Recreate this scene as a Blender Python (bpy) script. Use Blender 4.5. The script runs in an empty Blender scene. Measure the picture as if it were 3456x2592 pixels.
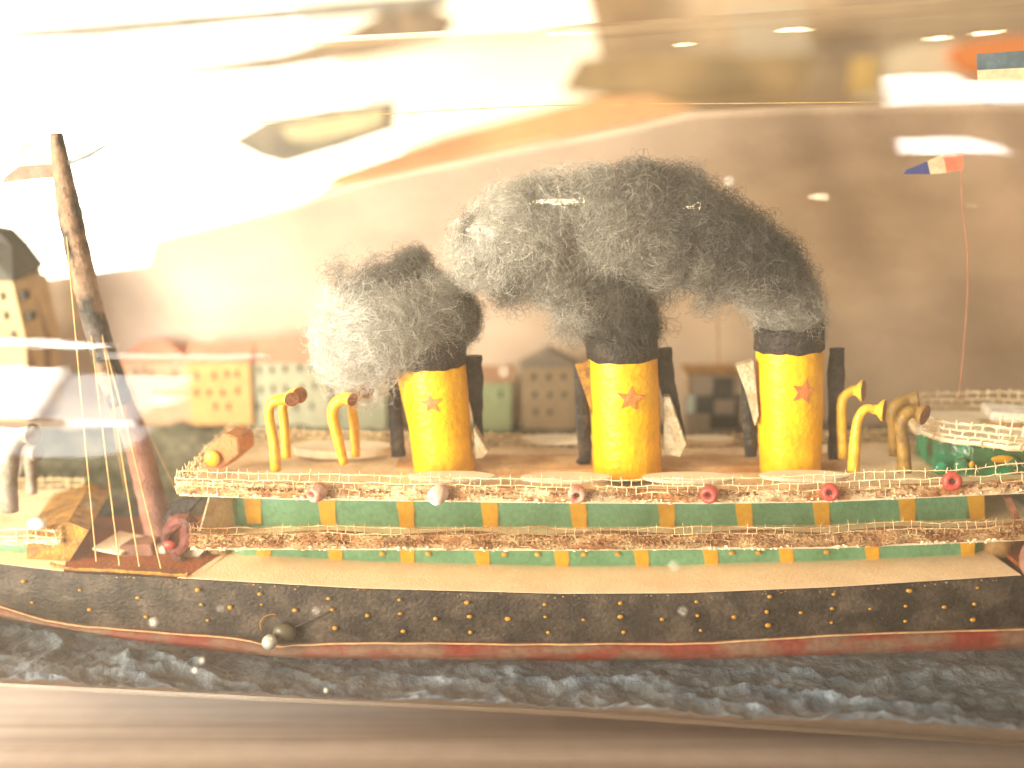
import bpy, bmesh, math, random
import numpy as np
from mathutils import Vector, Matrix, noise
random.seed(7); rng = np.random.default_rng(7)
R_ = math.radians
S = bpy.context.scene
COL = S.collection
# ------------------------------------------------------------------ camera, world, lights, exposure
PITCH = R_(13.0); FPX = 3500.0
CAM = Vector((17.28, -34.1, 17.75))
FW = Vector((0, math.cos(PITCH), -math.sin(PITCH))); UP = Vector((0, math.sin(PITCH), math.cos(PITCH)))
cd = bpy.data.cameras.new('camera'); cam = bpy.data.objects.new('camera', cd); COL.objects.link(cam)
cam.location = CAM; cam.rotation_euler = (R_(90) - PITCH, 0, 0)
cd.sensor_width = 36; cd.lens = FPX / 3456 * 36; cd.clip_start = 0.5; cd.clip_end = 600
cd.dof.use_dof = True; cd.dof.focus_distance = 35.8; cd.dof.aperture_fstop = 0.032
S.camera = cam
S.view_settings.view_transform = 'Standard'; S.view_settings.look = 'None'
S.view_settings.exposure = 0.2; S.view_settings.gamma = 1
S.view_settings.use_curve_mapping = False
S.cycles.transparent_max_bounces = 24; S.cycles.max_bounces = 8
S.cycles.sample_clamp_indirect = 6

def ray(px, py):
    return (FW * FPX + Vector((px - 1728, 0, 0)) + UP * (1296 - py)).normalized()
def on(px, py, y):
    d = ray(px, py); return CAM + d * ((y - CAM.y) / d.y)
def onz(px, py, z):
    d = ray(px, py); return CAM + d * ((z - CAM.z) / d.z)
CY, CZ = 3.6, 9.5                                   # bottle axis
BX = [-20, -13, -12, -8, -4, 0, 10, 19, 34, 43, 46, 47.5]
BR = [3.0, 3.2, 3.6, 8.6, 10.75, 11.3, 11.8, 12.2, 13.15, 13.3, 12.4, 9.0]
def RB(x): return float(np.interp(x, BX, BR))
def oncyl(px, py, off=0.0, back=False):
    d = ray(px, py); p = None; x = on(px, py, 0).x
    for _ in range(12):
        r = RB(x) + off
        o = CAM - Vector((0, CY, CZ))
        a = d.y**2 + d.z**2; b = 2 * (o.y * d.y + o.z * d.z); c = o.y**2 + o.z**2 - r * r
        disc = b * b - 4 * a * c
        if disc < 0: disc = 0
        t = (-b + (1 if back else -1) * math.sqrt(disc)) / (2 * a)
        p = CAM + d * t; x = p.x
    return p
def refl(px, py, dist):
    p = oncyl(px, py); d = ray(px, py)
    n = Vector((0, p.y - CY, p.z - CZ)).normalized(); n.x = -(RB(p.x + .5) - RB(p.x - .5)); n.normalize()
    r = d - 2 * d.dot(n) * n
    return p, p + r * dist, r

W = bpy.data.worlds.new('World'); S.world = W; W.use_nodes = True
nt = W.node_tree; bg = nt.nodes['Background']
tc = nt.nodes.new('ShaderNodeTexCoord'); mp = nt.nodes.new('ShaderNodeMapping'); mp.inputs['Scale'].default_value = (1.3, 1.6, 2.6)
nz = nt.nodes.new('ShaderNodeTexNoise'); nz.inputs['Scale'].default_value = 1.7; nz.inputs['Detail'].default_value = 3
cr = nt.nodes.new('ShaderNodeValToRGB')
cr.color_ramp.elements[0].position = 0.36; cr.color_ramp.elements[0].color = (0.30, 0.22, 0.14, 1)
cr.color_ramp.elements[1].position = 0.66; cr.color_ramp.elements[1].color = (1.0, 0.82, 0.58, 1)
nt.links.new(tc.outputs['Generated'], mp.inputs[0]); nt.links.new(mp.outputs[0], nz.inputs['Vector'])
nt.links.new(nz.outputs['Fac'], cr.inputs[0]); nt.links.new(cr.outputs[0], bg.inputs['Color'])
bg.inputs['Strength'].default_value = 0.72

def area_light(name, loc, tgt, sx, sy, power, col):
    l = bpy.data.lights.new(name, 'AREA'); l.shape = 'RECTANGLE'; l.size = sx; l.size_y = sy; l.energy = power; l.color = col
    o = bpy.data.objects.new(name, l); COL.objects.link(o); o.location = loc
    o.rotation_euler = (Vector(tgt) - Vector(loc)).to_track_quat('-Z', 'Y').to_euler(); return o
def window_fill(name, x0, y0, x1, y1, dist, lum, col):
    p, c, r = refl((x0 + x1) / 2, (y0 + y1) / 2, dist)
    _, a, _ = refl(x0, (y0 + y1) / 2, dist); _, b, _ = refl(x1, (y0 + y1) / 2, dist)
    _, e, _ = refl((x0 + x1) / 2, y0, dist); _, f, _ = refl((x0 + x1) / 2, y1, dist)
    sx, sy = (a - b).length, (e - f).length
    return area_light(name, c, p, sx, sy, lum * sx * sy * math.pi, col)
# added fill for the windows behind the photographer, and the ceiling spots
WC = (1.0, 0.95, 0.84)
# (the window panes themselves are built further down as a thing of their own)
area_light('window_fill', (-80, -88, 14), (14, 0, 5), 34, 30, 130000, WC)  # added front fill, set far left so the glass does not mirror it
def spot(px, py, rad, lum, dist=55):
    p, c, r = refl(px, py, dist)
    l = bpy.data.lights.new('ceiling_spot', 'POINT'); l.shadow_soft_size = rad; l.color = (1, .82, .5)
    l.energy = lum * 4 * math.pi * rad * rad * math.pi
    o = bpy.data.objects.new('ceiling_spot', l); COL.objects.link(o); o.location = c
for a in [(1900, 112, .9, 60), (1960, 115, .4, 40), (2305, 150, .55, 60), (2670, 100, .7, 60), (2715, 103, .4, 45), (3165, 128, .7, 60), (3320, 112, .7, 60), (3365, 108, .4, 40),
          (1800, 684, .16, 200), (1835, 684, .2, 220), (1868, 683, .18, 220), (1925, 683, .16, 200), (1945, 683, .12, 160), (2755, 672, .18, 240), (2780, 672, .2, 240), (2345, 695, .14, 120), (3290, 688, .14, 60)]:
    spot(*a)
area_light('key_light', (-58, -42, 34), (15, 3, 3), 24, 20, 135000, (1.0, 0.84, 0.58))

# ------------------------------------------------------------------ materials
def mat(name, col, rough=0.7, col2=None, scale=2.0, lo=0.4, hi=0.6, bump=0.0, bscale=8.0, spec=0.3, stretch=(1, 1, 1), col3=None, emis=None, metal=0.0, detail=4, attr=None, var=0.12):
    m = bpy.data.materials.new(name); m.use_nodes = True; t = m.node_tree; b = t.nodes['Principled BSDF']
    b.inputs['Roughness'].default_value = rough; b.inputs['Specular IOR Level'].default_value = spec; b.inputs['Metallic'].default_value = metal
    c = t.nodes.new('ShaderNodeTexCoord'); mp = t.nodes.new('ShaderNodeMapping'); mp.inputs['Scale'].default_value = stretch
    t.links.new(c.outputs['Object'], mp.inputs[0])
    n = t.nodes.new('ShaderNodeTexNoise'); n.inputs['Scale'].default_value = scale; n.inputs['Detail'].default_value = detail
    t.links.new(mp.outputs[0], n.inputs['Vector'])
    rp = t.nodes.new('ShaderNodeValToRGB'); e = rp.color_ramp.elements
    if col2 is None: col2 = tuple(x * (1 - 2 * var) for x in col)
    e[0].position = lo; e[0].color = (*col, 1); e[1].position = hi; e[1].color = (*col2, 1)
    if col3: k = rp.color_ramp.elements.new(min(.99, hi + (hi - lo))); k.color = (*col3, 1)
    t.links.new(n.outputs['Fac'], rp.inputs[0])
    out = rp.outputs[0]
    # fine mottling so nothing is uniform
    n3 = t.nodes.new('ShaderNodeTexNoise'); n3.inputs['Scale'].default_value = bscale * .7; n3.inputs['Detail'].default_value = 5
    t.links.new(c.outputs['Object'], n3.inputs['Vector'])
    mr = t.nodes.new('ShaderNodeMapRange'); mr.inputs[1].default_value = .3; mr.inputs[2].default_value = .7; mr.inputs[3].default_value = 1 - var; mr.inputs[4].default_value = 1 + var
    t.links.new(n3.outputs['Fac'], mr.inputs[0])
    vm = t.nodes.new('ShaderNodeVectorMath'); vm.operation = 'SCALE'; t.links.new(out, vm.inputs[0]); t.links.new(mr.outputs[0], vm.inputs['Scale'])
    out = vm.outputs[0]
    if attr:
        a = t.nodes.new('ShaderNodeAttribute'); a.attribute_name = attr
        mx = t.nodes.new('ShaderNodeVectorMath'); mx.operation = 'MULTIPLY'
        t.links.new(out, mx.inputs[0]); t.links.new(a.outputs['Color'], mx.inputs[1]); out = mx.outputs[0]
    t.links.new(out, b.inputs['Base Color'])
    if emis: b.inputs['Emission Color'].default_value = (*emis[0], 1); b.inputs['Emission Strength'].default_value = emis[1]
    if bump:
        n2 = t.nodes.new('ShaderNodeTexNoise'); n2.inputs['Scale'].default_value = bscale; n2.inputs['Detail'].default_value = 5
        t.links.new(mp.outputs[0], n2.inputs['Vector'])
        bp = t.nodes.new('ShaderNodeBump'); bp.inputs['Strength'].default_value = bump; bp.inputs['Distance'].default_value = 0.15
        t.links.new(n2.outputs['Fac'], bp.inputs['Height']); t.links.new(bp.outputs[0], b.inputs['Normal'])
    return m
M = {}
M['hull'] = mat('hull_black', (.022, .017, .013), .6, (.085, .062, .045), 1.0, .42, .72, .5, 9, .3, (.8, 1, 1), var=.4)
M['strip'] = mat('waterline_paint', (.16, .085, .055), .6, (.17, .022, .012), 1.1, .42, .6, .3, 6, .3, (.5, 1, 1.2), var=.25)
M['lip'] = mat('lip_wood', (.55, .33, .17), .6, bump=.3)
M['card'] = mat('cream_card', (.93, .72, .50), .85, (.86, .64, .42), .8, .4, .7, .3, 14, .1, var=.09)
M['deck'] = mat('deck_card', (.86, .68, .46), .85, (.70, .52, .31), .9, .45, .7, .3, 12, .1, var=.12)
M['box'] = mat('tan_card', (.64, .42, .23), .8, (.42, .23, .10), .8, .4, .7, .3, 10, .15)
M['green'] = mat('green_paint', (.15, .32, .17), .45, (.10, .235, .11), .7, .4, .65, .3, 9, .4, var=.14)
M['teal'] = mat('teal_glass_paint', (.02, .26, .13), .2, (.05, .12, .05), 1.2, .4, .6, .4, 3, .6)
M['yellow'] = mat('yellow_paint', (.66, .34, .02), .38, (.52, .25, .015), 1.2, .45, .7, .25, 7, .4, var=.08)
M['funnel'] = mat('funnel_yellow', (.90, .47, .004), .36, (.76, .36, .004), .9, .45, .72, .35, 5, .45, var=.07)
M['black'] = mat('soot_black', (.014, .011, .009), .6, (.07, .045, .028), 2.5, .5, .75, .7, 7, .4, var=.3)
M['star'] = mat('star_orange', (.66, .20, .05), .5, (.52, .15, .05), 4, bump=.3)
M['net'] = mat('net_thread', (.86, .66, .40), .9, (.48, .27, .12), 1.1, .55, .72, 0, 12, .05, var=.2)
M['netbrown'] = mat('net_brown_thread', (.72, .50, .28), .9, (.36, .18, .08), .8, .42, .6, 0, 12, .05, var=.3)
M['netwhite'] = mat('net_pale', (.80, .66, .45), .9, (.60, .42, .22), 1.0, .5, .7, 0, 12, .05, var=.15)
M['edge'] = mat('edge_brown', (.40, .17, .06), .8, (.78, .56, .33), .75, .40, .58, .9, 9, .1, (.6, 1, 1.5), var=.45)
M['edge2'] = mat('edge_dark_brown', (.33, .15, .06), .8, (.62, .40, .20), 1.6, .42, .66, 1.0, 15, .1, (.6, 1, 1.5), var=.45)
M['boat'] = mat('boat_white', (.84, .74, .56), .7, (.72, .60, .42), .9, .45, .7, .2, 8, .2, var=.06)
M['ringred'] = mat('ring_red', (.50, .06, .045), .4, (.38, .07, .05), 3, bump=.3, spec=.5)
M['ringpink'] = mat('ring_pink', (.46, .14, .10), .5, (.60, .36, .26), 3, .45, .6, .3, 6, .4)
M['ringwhite'] = mat('ring_white', (.66, .44, .34), .5, (.72, .56, .46), 3, bump=.3)
M['winchred'] = mat('winch_red', (.15, .035, .025), .5, (.09, .04, .03), 2, bump=.5)
M['port'] = mat('porthole_gold', (.46, .22, .02), .45, (.38, .18, .015), 2, bump=.2)
M['hole'] = mat('hole_dark', (.09, .03, .02), .8)
M['vent'] = mat('vent_yellow', (.76, .42, .03), .32, (.58, .30, .04), 2.2, .5, .72, .35, 6, .5, var=.15)
M['ventdull'] = mat('vent_olive', (.30, .17, .03), .45, (.19, .11, .03), 2, .45, .65, .4, 6, .4)
M['ventgrey'] = mat('vent_grey', (.30, .25, .19), .5, (.2, .16, .12), 2, bump=.3)
M['mouth'] = mat('mouth_brown', (.34, .13, .07), .6, (.22, .09, .05), 3, bump=.4)
M['orange'] = mat('orange_card', (.60, .24, .06), .6, (.48, .20, .08), 1.5, bump=.4)
M['red'] = mat('red_deck', (.32, .085, .028), .55, (.20, .07, .02), .9, .4, .65, .5, 6, .35, var=.2)
M['gold'] = mat('gold_paint', (.42, .21, .02), .5, (.20, .09, .02), 2.5, .4, .65, .6, 9)
M['mast'] = mat('mast_brown', (.10, .08, .07), .6, (.028, .028, .026), .55, .42, .5, .6, 5, .3, (1, 1, .9), col3=(.26, .16, .10), var=.3)
M['mastred'] = mat('mast_red_brown', (.30, .14, .10), .6, (.20, .09, .06), 1.1, bump=.5)
M['string'] = mat('string_tan', (.66, .42, .18), .8)
M['stringpink'] = mat('wire_pink', (.40, .16, .10), .6)
M['sea'] = mat('sea_putty', (.028, .040, .052), .45, (.075, .090, .105), .8, .4, .62, 1.0, 3.2, .4, var=.3, attr='tone')
M['putty'] = mat('putty_side', (.13, .085, .06), .5, (.08, .06, .045), .8, .4, .7, .5, 3, .4, (.15, 1, 1), var=.2)
M['hill'] = mat('hill_green', (.075, .078, .055), .9, (.17, .155, .11), 1.1, .4, .65, 1.0, 4, .1, var=.35)
M['wool'] = mat('grey_wool', (1, 1, 1), .95, (.85, .85, .85), 3, bump=0, spec=.05, attr='tone', var=.1)
M['paperback'] = mat('sky_card', (.60, .485, .40), .9, (.50, .40, .325), .22, .35, .68, .1, 8, .1, (1, 1, 2.4), col3=(.68, .55, .44), var=.06, attr='tone')
M['wallp'] = mat('room_wall', (.62, .47, .31), .9, (.42, .32, .22), .05, .4, .6, 0, 1)
M['white'] = mat('white_paint', (.8, .76, .68), .5, bump=.2)
M['blue'] = mat('flag_blue', (.05, .06, .20), .7)
M['flagred'] = mat('flag_red', (.55, .16, .09), .7)
M['flagcream'] = mat('flag_cream', (.80, .62, .40), .7)
M['palered'] = mat('flag_pale_red', (.46, .19, .14), .7)
M['skyblue'] = mat('flag_sky_blue', (.10, .22, .28), .7)
M['slate'] = mat('flag_slate', (.12, .17, .20), .7)
M['paleblue'] = mat('flag_pale_blue', (.36, .40, .42), .7)
M['dark'] = mat('window_dark', (.035, .035, .03), .6)
def wallmat(n, c): return mat(n, c, .85, tuple(x * .86 for x in c), 1.2, .4, .7, .35, 8, .1, var=.1)

# ------------------------------------------------------------------ mesh helpers
class MB:
    def __init__(s): s.v = []; s.f = []; s.mi = []
    def add(s, vs, fs, mi=0):
        k = len(s.v); s.v += [tuple(v) for v in vs]; s.f += [tuple(i + k for i in f) for f in fs]; s.mi += [mi] * len(fs); return s
    def box(s, x0, x1, y0, y1, z0, z1, mi=0):
        return s.add([(x, y, z) for x in (x0, x1) for y in (y0, y1) for z in (z0, z1)],
                     [(0, 1, 3, 2), (4, 6, 7, 5), (0, 4, 5, 1), (2, 3, 7, 6), (0, 2, 6, 4), (1, 5, 7, 3)], mi)
    def tube(s, pts, rad, n=8, cap=True, mi=0, flat=1.0, jit=0.0):
        pts = [Vector(p) for p in pts]; m = len(pts)
        if not hasattr(rad, '__len__'): rad = [rad] * m
        vs = []; up = None
        for i, p in enumerate(pts):
            d = (pts[min(i + 1, m - 1)] - pts[max(i - 1, 0)]).normalized()
            if up is None:
                up = Vector((0, 1, 0)) if abs(d.y) < .8 else Vector((0, 0, 1))
            a = (up - d * up.dot(d)).normalized(); up = a; b = d.cross(a)
            for k in range(n):
                t = 2 * math.pi * k / n; r = rad[i] * (1 + (random.uniform(-jit, jit) if jit else 0))
                vs.append(p + a * math.cos(t) * r * flat + b * math.sin(t) * r)
        fs = [(i * n + k, i * n + (k + 1) % n, (i + 1) * n + (k + 1) % n, (i + 1) * n + k) for i in range(m - 1) for k in range(n)]
        if cap: fs += [tuple(range(n))[::-1], tuple(range((m - 1) * n, m * n))]
        return s.add(vs, fs, mi)
    def prism(s, poly, d, mi=0):
        d = Vector(d); n = len(poly); poly = [Vector(p) for p in poly]
        return s.add(poly + [p + d for p in poly], [tuple(range(n)), tuple(range(n, 2 * n))[::-1]] + [(i, i + n, (i + 1) % n + n, (i + 1) % n) for i in range(n)], mi)
    def ball(s, c, r, seg=12, ring=8, sq=(1, 1, 1), mi=0):
        c = Vector(c); vs = [c + Vector((0, 0, r * sq[2]))]
        for i in range(1, ring):
            for k in range(seg):
                a = math.pi * i / ring; b = 2 * math.pi * k / seg
                vs.append(c + Vector((r * math.sin(a) * math.cos(b) * sq[0], r * math.sin(a) * math.sin(b) * sq[1], r * math.cos(a) * sq[2])))
        vs.append(c - Vector((0, 0, r * sq[2]))); L = len(vs) - 1; fs = []
        for k in range(seg):
            fs.append((0, 1 + k, 1 + (k + 1) % seg)); fs.append((L, L - seg + (k + 1) % seg, L - seg + k))
            for i in range(ring - 2): fs.append((1 + i * seg + k, 1 + (i + 1) * seg + k, 1 + (i + 1) * seg + (k + 1) % seg, 1 + i * seg + (k + 1) % seg))
        return s.add(vs, fs, mi)
    def build(s, name, m, parent=None, smooth=False, bevel=0, fix=True):
        me = bpy.data.meshes.new(name); me.from_pydata(s.v, [], s.f)
        for mm in (m if isinstance(m, (list, tuple)) else [m]): me.materials.append(mm)
        if any(s.mi): me.polygons.foreach_set('material_index', s.mi)
        if fix:
            bm = bmesh.new(); bm.from_mesh(me); bmesh.ops.recalc_face_normals(bm, faces=bm.faces)
            if bevel: bmesh.ops.bevel(bm, geom=bm.edges[:], offset=bevel, segments=2, affect='EDGES')
            bm.to_mesh(me); bm.free()
        if smooth: me.polygons.foreach_set('use_smooth', [True] * len(me.polygons))
        o = bpy.data.objects.new(name, me); COL.objects.link(o)
        if parent: join(o, parent)
        return o
def join(o, parent):
    o.parent = parent
    q = parent; T = Vector((0, 0, 0))
    while q is not None:
        if q.type == 'EMPTY': T = q.location.copy(); break
        q = q.parent
    if parent.type == 'EMPTY': o.matrix_parent_inverse = Matrix.Translation(-T)
def tag(o, label=None, cat=None, group=None, kind=None):
    for k, v in (('label', label), ('category', cat), ('group', group), ('kind', kind)):
        if v: o[k] = v
    return o
def thing(name, loc, label, cat, group=None):
    o = bpy.data.objects.new(name, None); COL.objects.link(o); o.location = loc; o.empty_display_size = .3
    return tag(o, label, cat, group)
def wob(a, n, amp, sc=1.0, seed=0):
    """n points along polyline a with smooth wobble"""
    a = [Vector(p) for p in a]; L = [0]
    for i in range(len(a) - 1): L.append(L[-1] + (a[i + 1] - a[i]).length)
    out = []
    for k in range(n):
        t = L[-1] * k / (n - 1); i = max(0, min(len(a) - 2, int(np.searchsorted(L, t, 'right')) - 1))
        p = a[i].lerp(a[i + 1], (t - L[i]) / max(1e-6, L[i + 1] - L[i]))
        out.append(p + noise.noise_vector(p * sc + Vector((seed * 3.1, 0, 0))) * amp)
    return out
def smoothpath(pts, n=24):
    p = [Vector(q) for q in pts]; out = []
    for k in range(n):
        t = (len(p) - 1) * k / (n - 1); i = min(int(t), len(p) - 2); u = t - i
        a, b, c, d = p[max(i - 1, 0)], p[i], p[i + 1], p[min(i + 2, len(p) - 1)]
        out.append(.5 * ((2 * b) + (c - a) * u + (2 * a - 5 * b + 4 * c - d) * u * u + (3 * b - a - 3 * c + d) * u ** 3))
    return out
def I(x, xs, ys): return float(np.interp(x, xs, ys))

# ------------------------------------------------------------------ room and table
tb = MB(); tb.box(-120, 160, -34, 60, -4.9, -3.85)
tm = mat('table_wood', (.42, .32, .25), .42, (.25, .175, .13), .55, .38, .62, .25, 1.6, .4, (.03, .8, 1), col3=(.66, .52, .40), detail=2, var=.05)
tag(tb.build('table_top', tm), kind='structure')
wl = MB(); wl.box(-160, 200, 78, 79, -60, 120); tag(wl.build('wall', M['wallp']), kind='structure')
def panel(name, pts, y, th, m, label, cat, lab=True):
    b = MB(); b.prism([on(px, py, y) for px, py in pts], (0, th, 0)); o = b.build(name, m)
    return tag(o, label, cat)
wmat = mat('daylight_pane', (.9, .88, .8), .6, emis=((1, .97, .86), 3.6))
win = thing('window', on(300, 900, 62), 'big blown out white window behind the bottle on the left', 'window')
b = MB(); b.prism([on(px, py, 62) for px, py in [(-2600, -900), (700, -900), (1020, 90), (1300, 430), (1500, 700), (900, 1150), (-2600, 1300)]], (0, .4, 0)); b.build('pane', wmat, win)
wm2 = mat('fade_glow', (.9, .8, .65), .7, emis=((1, .84, .60), .85))
b = MB(); b.prism([on(px, py, 63) for px, py in [(700, -900), (1750, -900), (2000, 60), (2050, 330), (1720, 600), (1500, 700), (1300, 430), (1020, 90)]], (0, .4, 0)); b.build('fade_pane', wm2, win)  # dimmer glowing panel added to fade out the window's bright edge
panel('cardboard_strip', [(1040, 660), (1130, 585), (1500, 460), (2000, 330), (2190, 325), (2360, 372), (1720, 500), (1250, 610)], 40, .4,
      mat('peach_board', (.78, .42, .20), .8, emis=None), 'peach orange board behind the bottle above the smoke', 'board')
panel('paper_strip', [(900, 760), (1180, 618), (1700, 508), (2350, 376), (2400, 395), (1750, 560), (1250, 690), (950, 800)], 41, .2,
      mat('white_paper', (.95, .9, .8), .8, emis=None), 'white paper strip under the peach board', 'paper')
tr = thing('tray', on(1050, 450, 34), 'blurred grey tray with a pale inside behind the bottle at upper left', 'tray')
b = MB(); b.prism([on(px, py, 34) for px, py in [(770, 478), (900, 400), (1130, 360), (1330, 340), (1325, 440), (1150, 500), (960, 556), (880, 535)]], (0, .6, 0)); b.build('rim', mat('tray_grey', (.22, .20, .16), .7, (.14, .13, .11), .5, bump=.3), tr)
b = MB(); b.prism([on(px, py, 33.6) for px, py in [(940, 430), (1160, 385), (1300, 368), (1290, 425), (1100, 470), (985, 475)]], (0, .3, 0)); b.build('inside', mat('tray_inner', (.55, .48, .30), .7), tr)
panel('streak', [(-300, 110), (0, 95), (600, 45), (1500, -25), (1520, 10), (1400, 28), (800, 80), (300, 128), (0, 135), (-300, 150)], 50, 2,
      mat('streak_grey', (.30, .27, .22), .7, (.2, .18, .14), .6), 'long grey shelf slanting like a reflection across the top left', 'streak')  # slab added for a dark reflection-like streak
panel('blur', [(950, 178), (1150, 120), (1300, 40), (1440, 20), (1530, 60), (1490, 120), (1250, 180), (900, 235), (560, 260), (540, 235)], 48, 2,
      mat('blur_brown', (.28, .21, .14), .8, (.16, .12, .08), 1.2, bump=.5), 'speckled brown beam under the slanting shelf', 'blur')  # second slab added for a reflection-like dark band
panel('cabinet', [(1960, 200), (2080, 185), (2745, 182), (2700, 338), (2380, 350), (2100, 330), (1900, 300)], 58, 3,
      mat('cabinet_brown', (.24, .17, .08), .7, (.36, .25, .12), .12, .4, .6, 0, 1), 'brown cabinet blurred behind the bottle top', 'cabinet')
panel('poster', [(2460, 30), (2720, 20), (2735, 178), (2490, 180)], 66, .3,
      mat('poster_grey', (.60, .52, .40), .8), 'pale grey poster above the brown cabinet', 'poster')
panel('blotch', [(3225, 165), (3290, 135), (3400, 122), (3520, 120), (3520, 240), (3300, 250), (3250, 215)], 52, 3,
      mat('orange_blotch', (.85, .25, .04), .8), 'bright orange cushion in place of a reflection at the upper right', 'blotch')  # orange panel added in place of a reflection in the glass
panel('paper_bag', [(2910, 335), (2990, 190), (3080, 150), (3230, 140), (3260, 240), (3300, 260), (3310, 340)], 54, 2,
      mat('paper_bag_white', (.80, .68, .50), .8), 'crumpled pale paper bag beside the orange cushion', 'bag')
panel('jar', [(2895, 190), (2960, 190), (2965, 300), (2890, 310)], 53, 2, mat('jar_gold', (.75, .52, .18), .3, metal=.3), 'small golden jar left of the pale paper bag', 'jar')

# ------------------------------------------------------------------ bottle
nseg = 160; prof = []
for x in np.concatenate([np.linspace(-20, -12, 8), np.linspace(-11.5, 0, 18), np.linspace(1, 43, 40), np.linspace(43.5, 47.5, 10)]):
    prof.append((float(x), RB(x)))
prof.append((47.2, 5)); prof.append((46.6, .02))
gb = MB(); vs = []
for x, r in prof:
    for k in range(nseg):
        t = 2 * math.pi * k / nseg
        rr = r * (1 + .0022 * noise.noise(Vector((x * .10, math.cos(t) * 2.4, math.sin(t) * 2.4))) + .0004 * noise.noise(Vector((x * .3, math.cos(t) * 12, math.sin(t) * 12))))
        vs.append((x, CY + rr * math.cos(t), CZ + rr * math.sin(t)))
gb.add(vs, [(i * nseg + k, i * nseg + (k + 1) % nseg, (i + 1) * nseg + (k + 1) % nseg, (i + 1) * nseg + k) for i in range(len(prof) - 1) for k in range(nseg)])
gm = bpy.data.materials.new('bottle_glass'); gm.use_nodes = True; t = gm.node_tree; t.nodes.remove(t.nodes['Principled BSDF'])
out = t.nodes['Material Output']; tr_ = t.nodes.new('ShaderNodeBsdfTransparent'); tr_.inputs[0].default_value = (.975, .97, .95, 1)
gl = t.nodes.new('ShaderNodeBsdfGlossy'); gl.inputs['Roughness'].default_value = .02; gl.inputs['Color'].default_value = (1, .98, .95, 1)
lw = t.nodes.new('ShaderNodeLayerWeight'); lw.inputs['Blend'].default_value = .5
fr = t.nodes.new('ShaderNodeMath'); fr.operation = 'POWER'; fr.inputs[1].default_value = 5; t.links.new(lw.outputs['Facing'], fr.inputs[0])
ml = t.nodes.new('ShaderNodeMath'); ml.operation = 'MULTIPLY_ADD'; ml.inputs[1].default_value = .70; ml.inputs[2].default_value = .045; ml.use_clamp = True
mx = t.nodes.new('ShaderNodeMixShader')
# thin diffuse film on the glass standing in for the milky veil of glare
df = t.nodes.new('ShaderNodeBsdfDiffuse'); df.inputs[0].default_value = (.9, .78, .6, 1); tl_ = t.nodes.new('ShaderNodeBsdfTranslucent'); tl_.inputs[0].default_value = (.9, .78, .6, 1)
dm = t.nodes.new('ShaderNodeMixShader'); dm.inputs[0].default_value = .5; t.links.new(df.outputs[0], dm.inputs[1]); t.links.new(tl_.outputs[0], dm.inputs[2])
dn = t.nodes.new('ShaderNodeTexNoise'); dn.inputs['Scale'].default_value = .5; dn.inputs['Detail'].default_value = 6
dr = t.nodes.new('ShaderNodeMapRange'); dr.inputs[1].default_value = .3; dr.inputs[2].default_value = .75; dr.inputs[3].default_value = .022; dr.inputs[4].default_value = .06
dx_ = t.nodes.new('ShaderNodeMixShader'); t.links.new(dn.outputs['Fac'], dr.inputs[0]); t.links.new(dr.outputs[0], dx_.inputs[0])
c = t.nodes.new('ShaderNodeTexCoord'); mp = t.nodes.new('ShaderNodeMapping'); mp.inputs['Scale'].default_value = (.12, 1.0, 1.0)
n = t.nodes.new('ShaderNodeTexNoise'); n.inputs['Scale'].default_value = 1.6; n.inputs['Detail'].default_value = 3
bp = t.nodes.new('ShaderNodeBump'); bp.inputs['Strength'].default_value = .16; bp.inputs['Distance'].default_value = .06
t.links.new(c.outputs['Object'], mp.inputs[0]); t.links.new(mp.outputs[0], n.inputs['Vector']); t.links.new(n.outputs['Fac'], bp.inputs['Height'])
t.links.new(bp.outputs[0], gl.inputs['Normal'])
t.links.new(fr.outputs[0], ml.inputs[0]); t.links.new(ml.outputs[0], mx.inputs[0]); t.links.new(tr_.outputs[0], mx.inputs[1]); t.links.new(gl.outputs[0], mx.inputs[2]); t.links.new(mp.outputs[0], dn.inputs['Vector']); t.links.new(mx.outputs[0], dx_.inputs[1]); t.links.new(dm.outputs[0], dx_.inputs[2]); t.links.new(dx_.outputs[0], out.inputs['Surface'])
bottle = thing('glass_bottle', (20, CY, -3.8), 'clear glass bottle lying on its side around the model ship', 'bottle')
gb.build('bottle_wall', gm, bottle, smooth=True)
bub = mat('bubble_glass', (.78, .74, .62), .12, spec=.8)
for px, py, r in [(520, 2100, 15), (683, 2228, 11), (660, 2262, 13), (2275, 1910, 13), (1702, 1255, 12), (2462, 612, 12), (745, 2055, 7), (305, 1705, 6), (1068, 2062, 9), (2305, 2062, 9), (1100, 2570, 9)]:
    p = oncyl(px, min(py, 2330), .02); MB().ball(p, r / 3500 * (p.y - CAM.y) * .8, 12, 8).build('bubble', bub, bottle, smooth=True)

# unseen windows behind the photographer, panes shaped for the glare mirrored in the glass
rw = thing('room_window', (-45, -80, 0), 'bright room windows with an added glow pane mirrored as white bands in the bottle at left', 'window')
def pane(pts, dist, col, lum, sub=6):
    b = MB(); P = []
    for i in range(len(pts)):
        a, c_ = pts[i], pts[(i + 1) % len(pts)]
        for k in range(sub): P.append(refl(a[0] + (c_[0] - a[0]) * k / sub, a[1] + (c_[1] - a[1]) * k / sub, dist)[1])
    C_ = sum(P, Vector((0, 0, 0))) / len(P); n = len(P)
    b.add([C_] + P, [(0, 1 + k, 1 + (k + 1) % n) for k in range(n)])
    return b.build('glare_pane', mat('lit_pane', (.8, .8, .8), .6, emis=(col, lum)), rw)
pane([(-900, 1143), (60, 1143), (250, 1152), (388, 1170), (250, 1176), (60, 1174), (-900, 1172)], 60, (1, .97, .88), 34)
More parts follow.
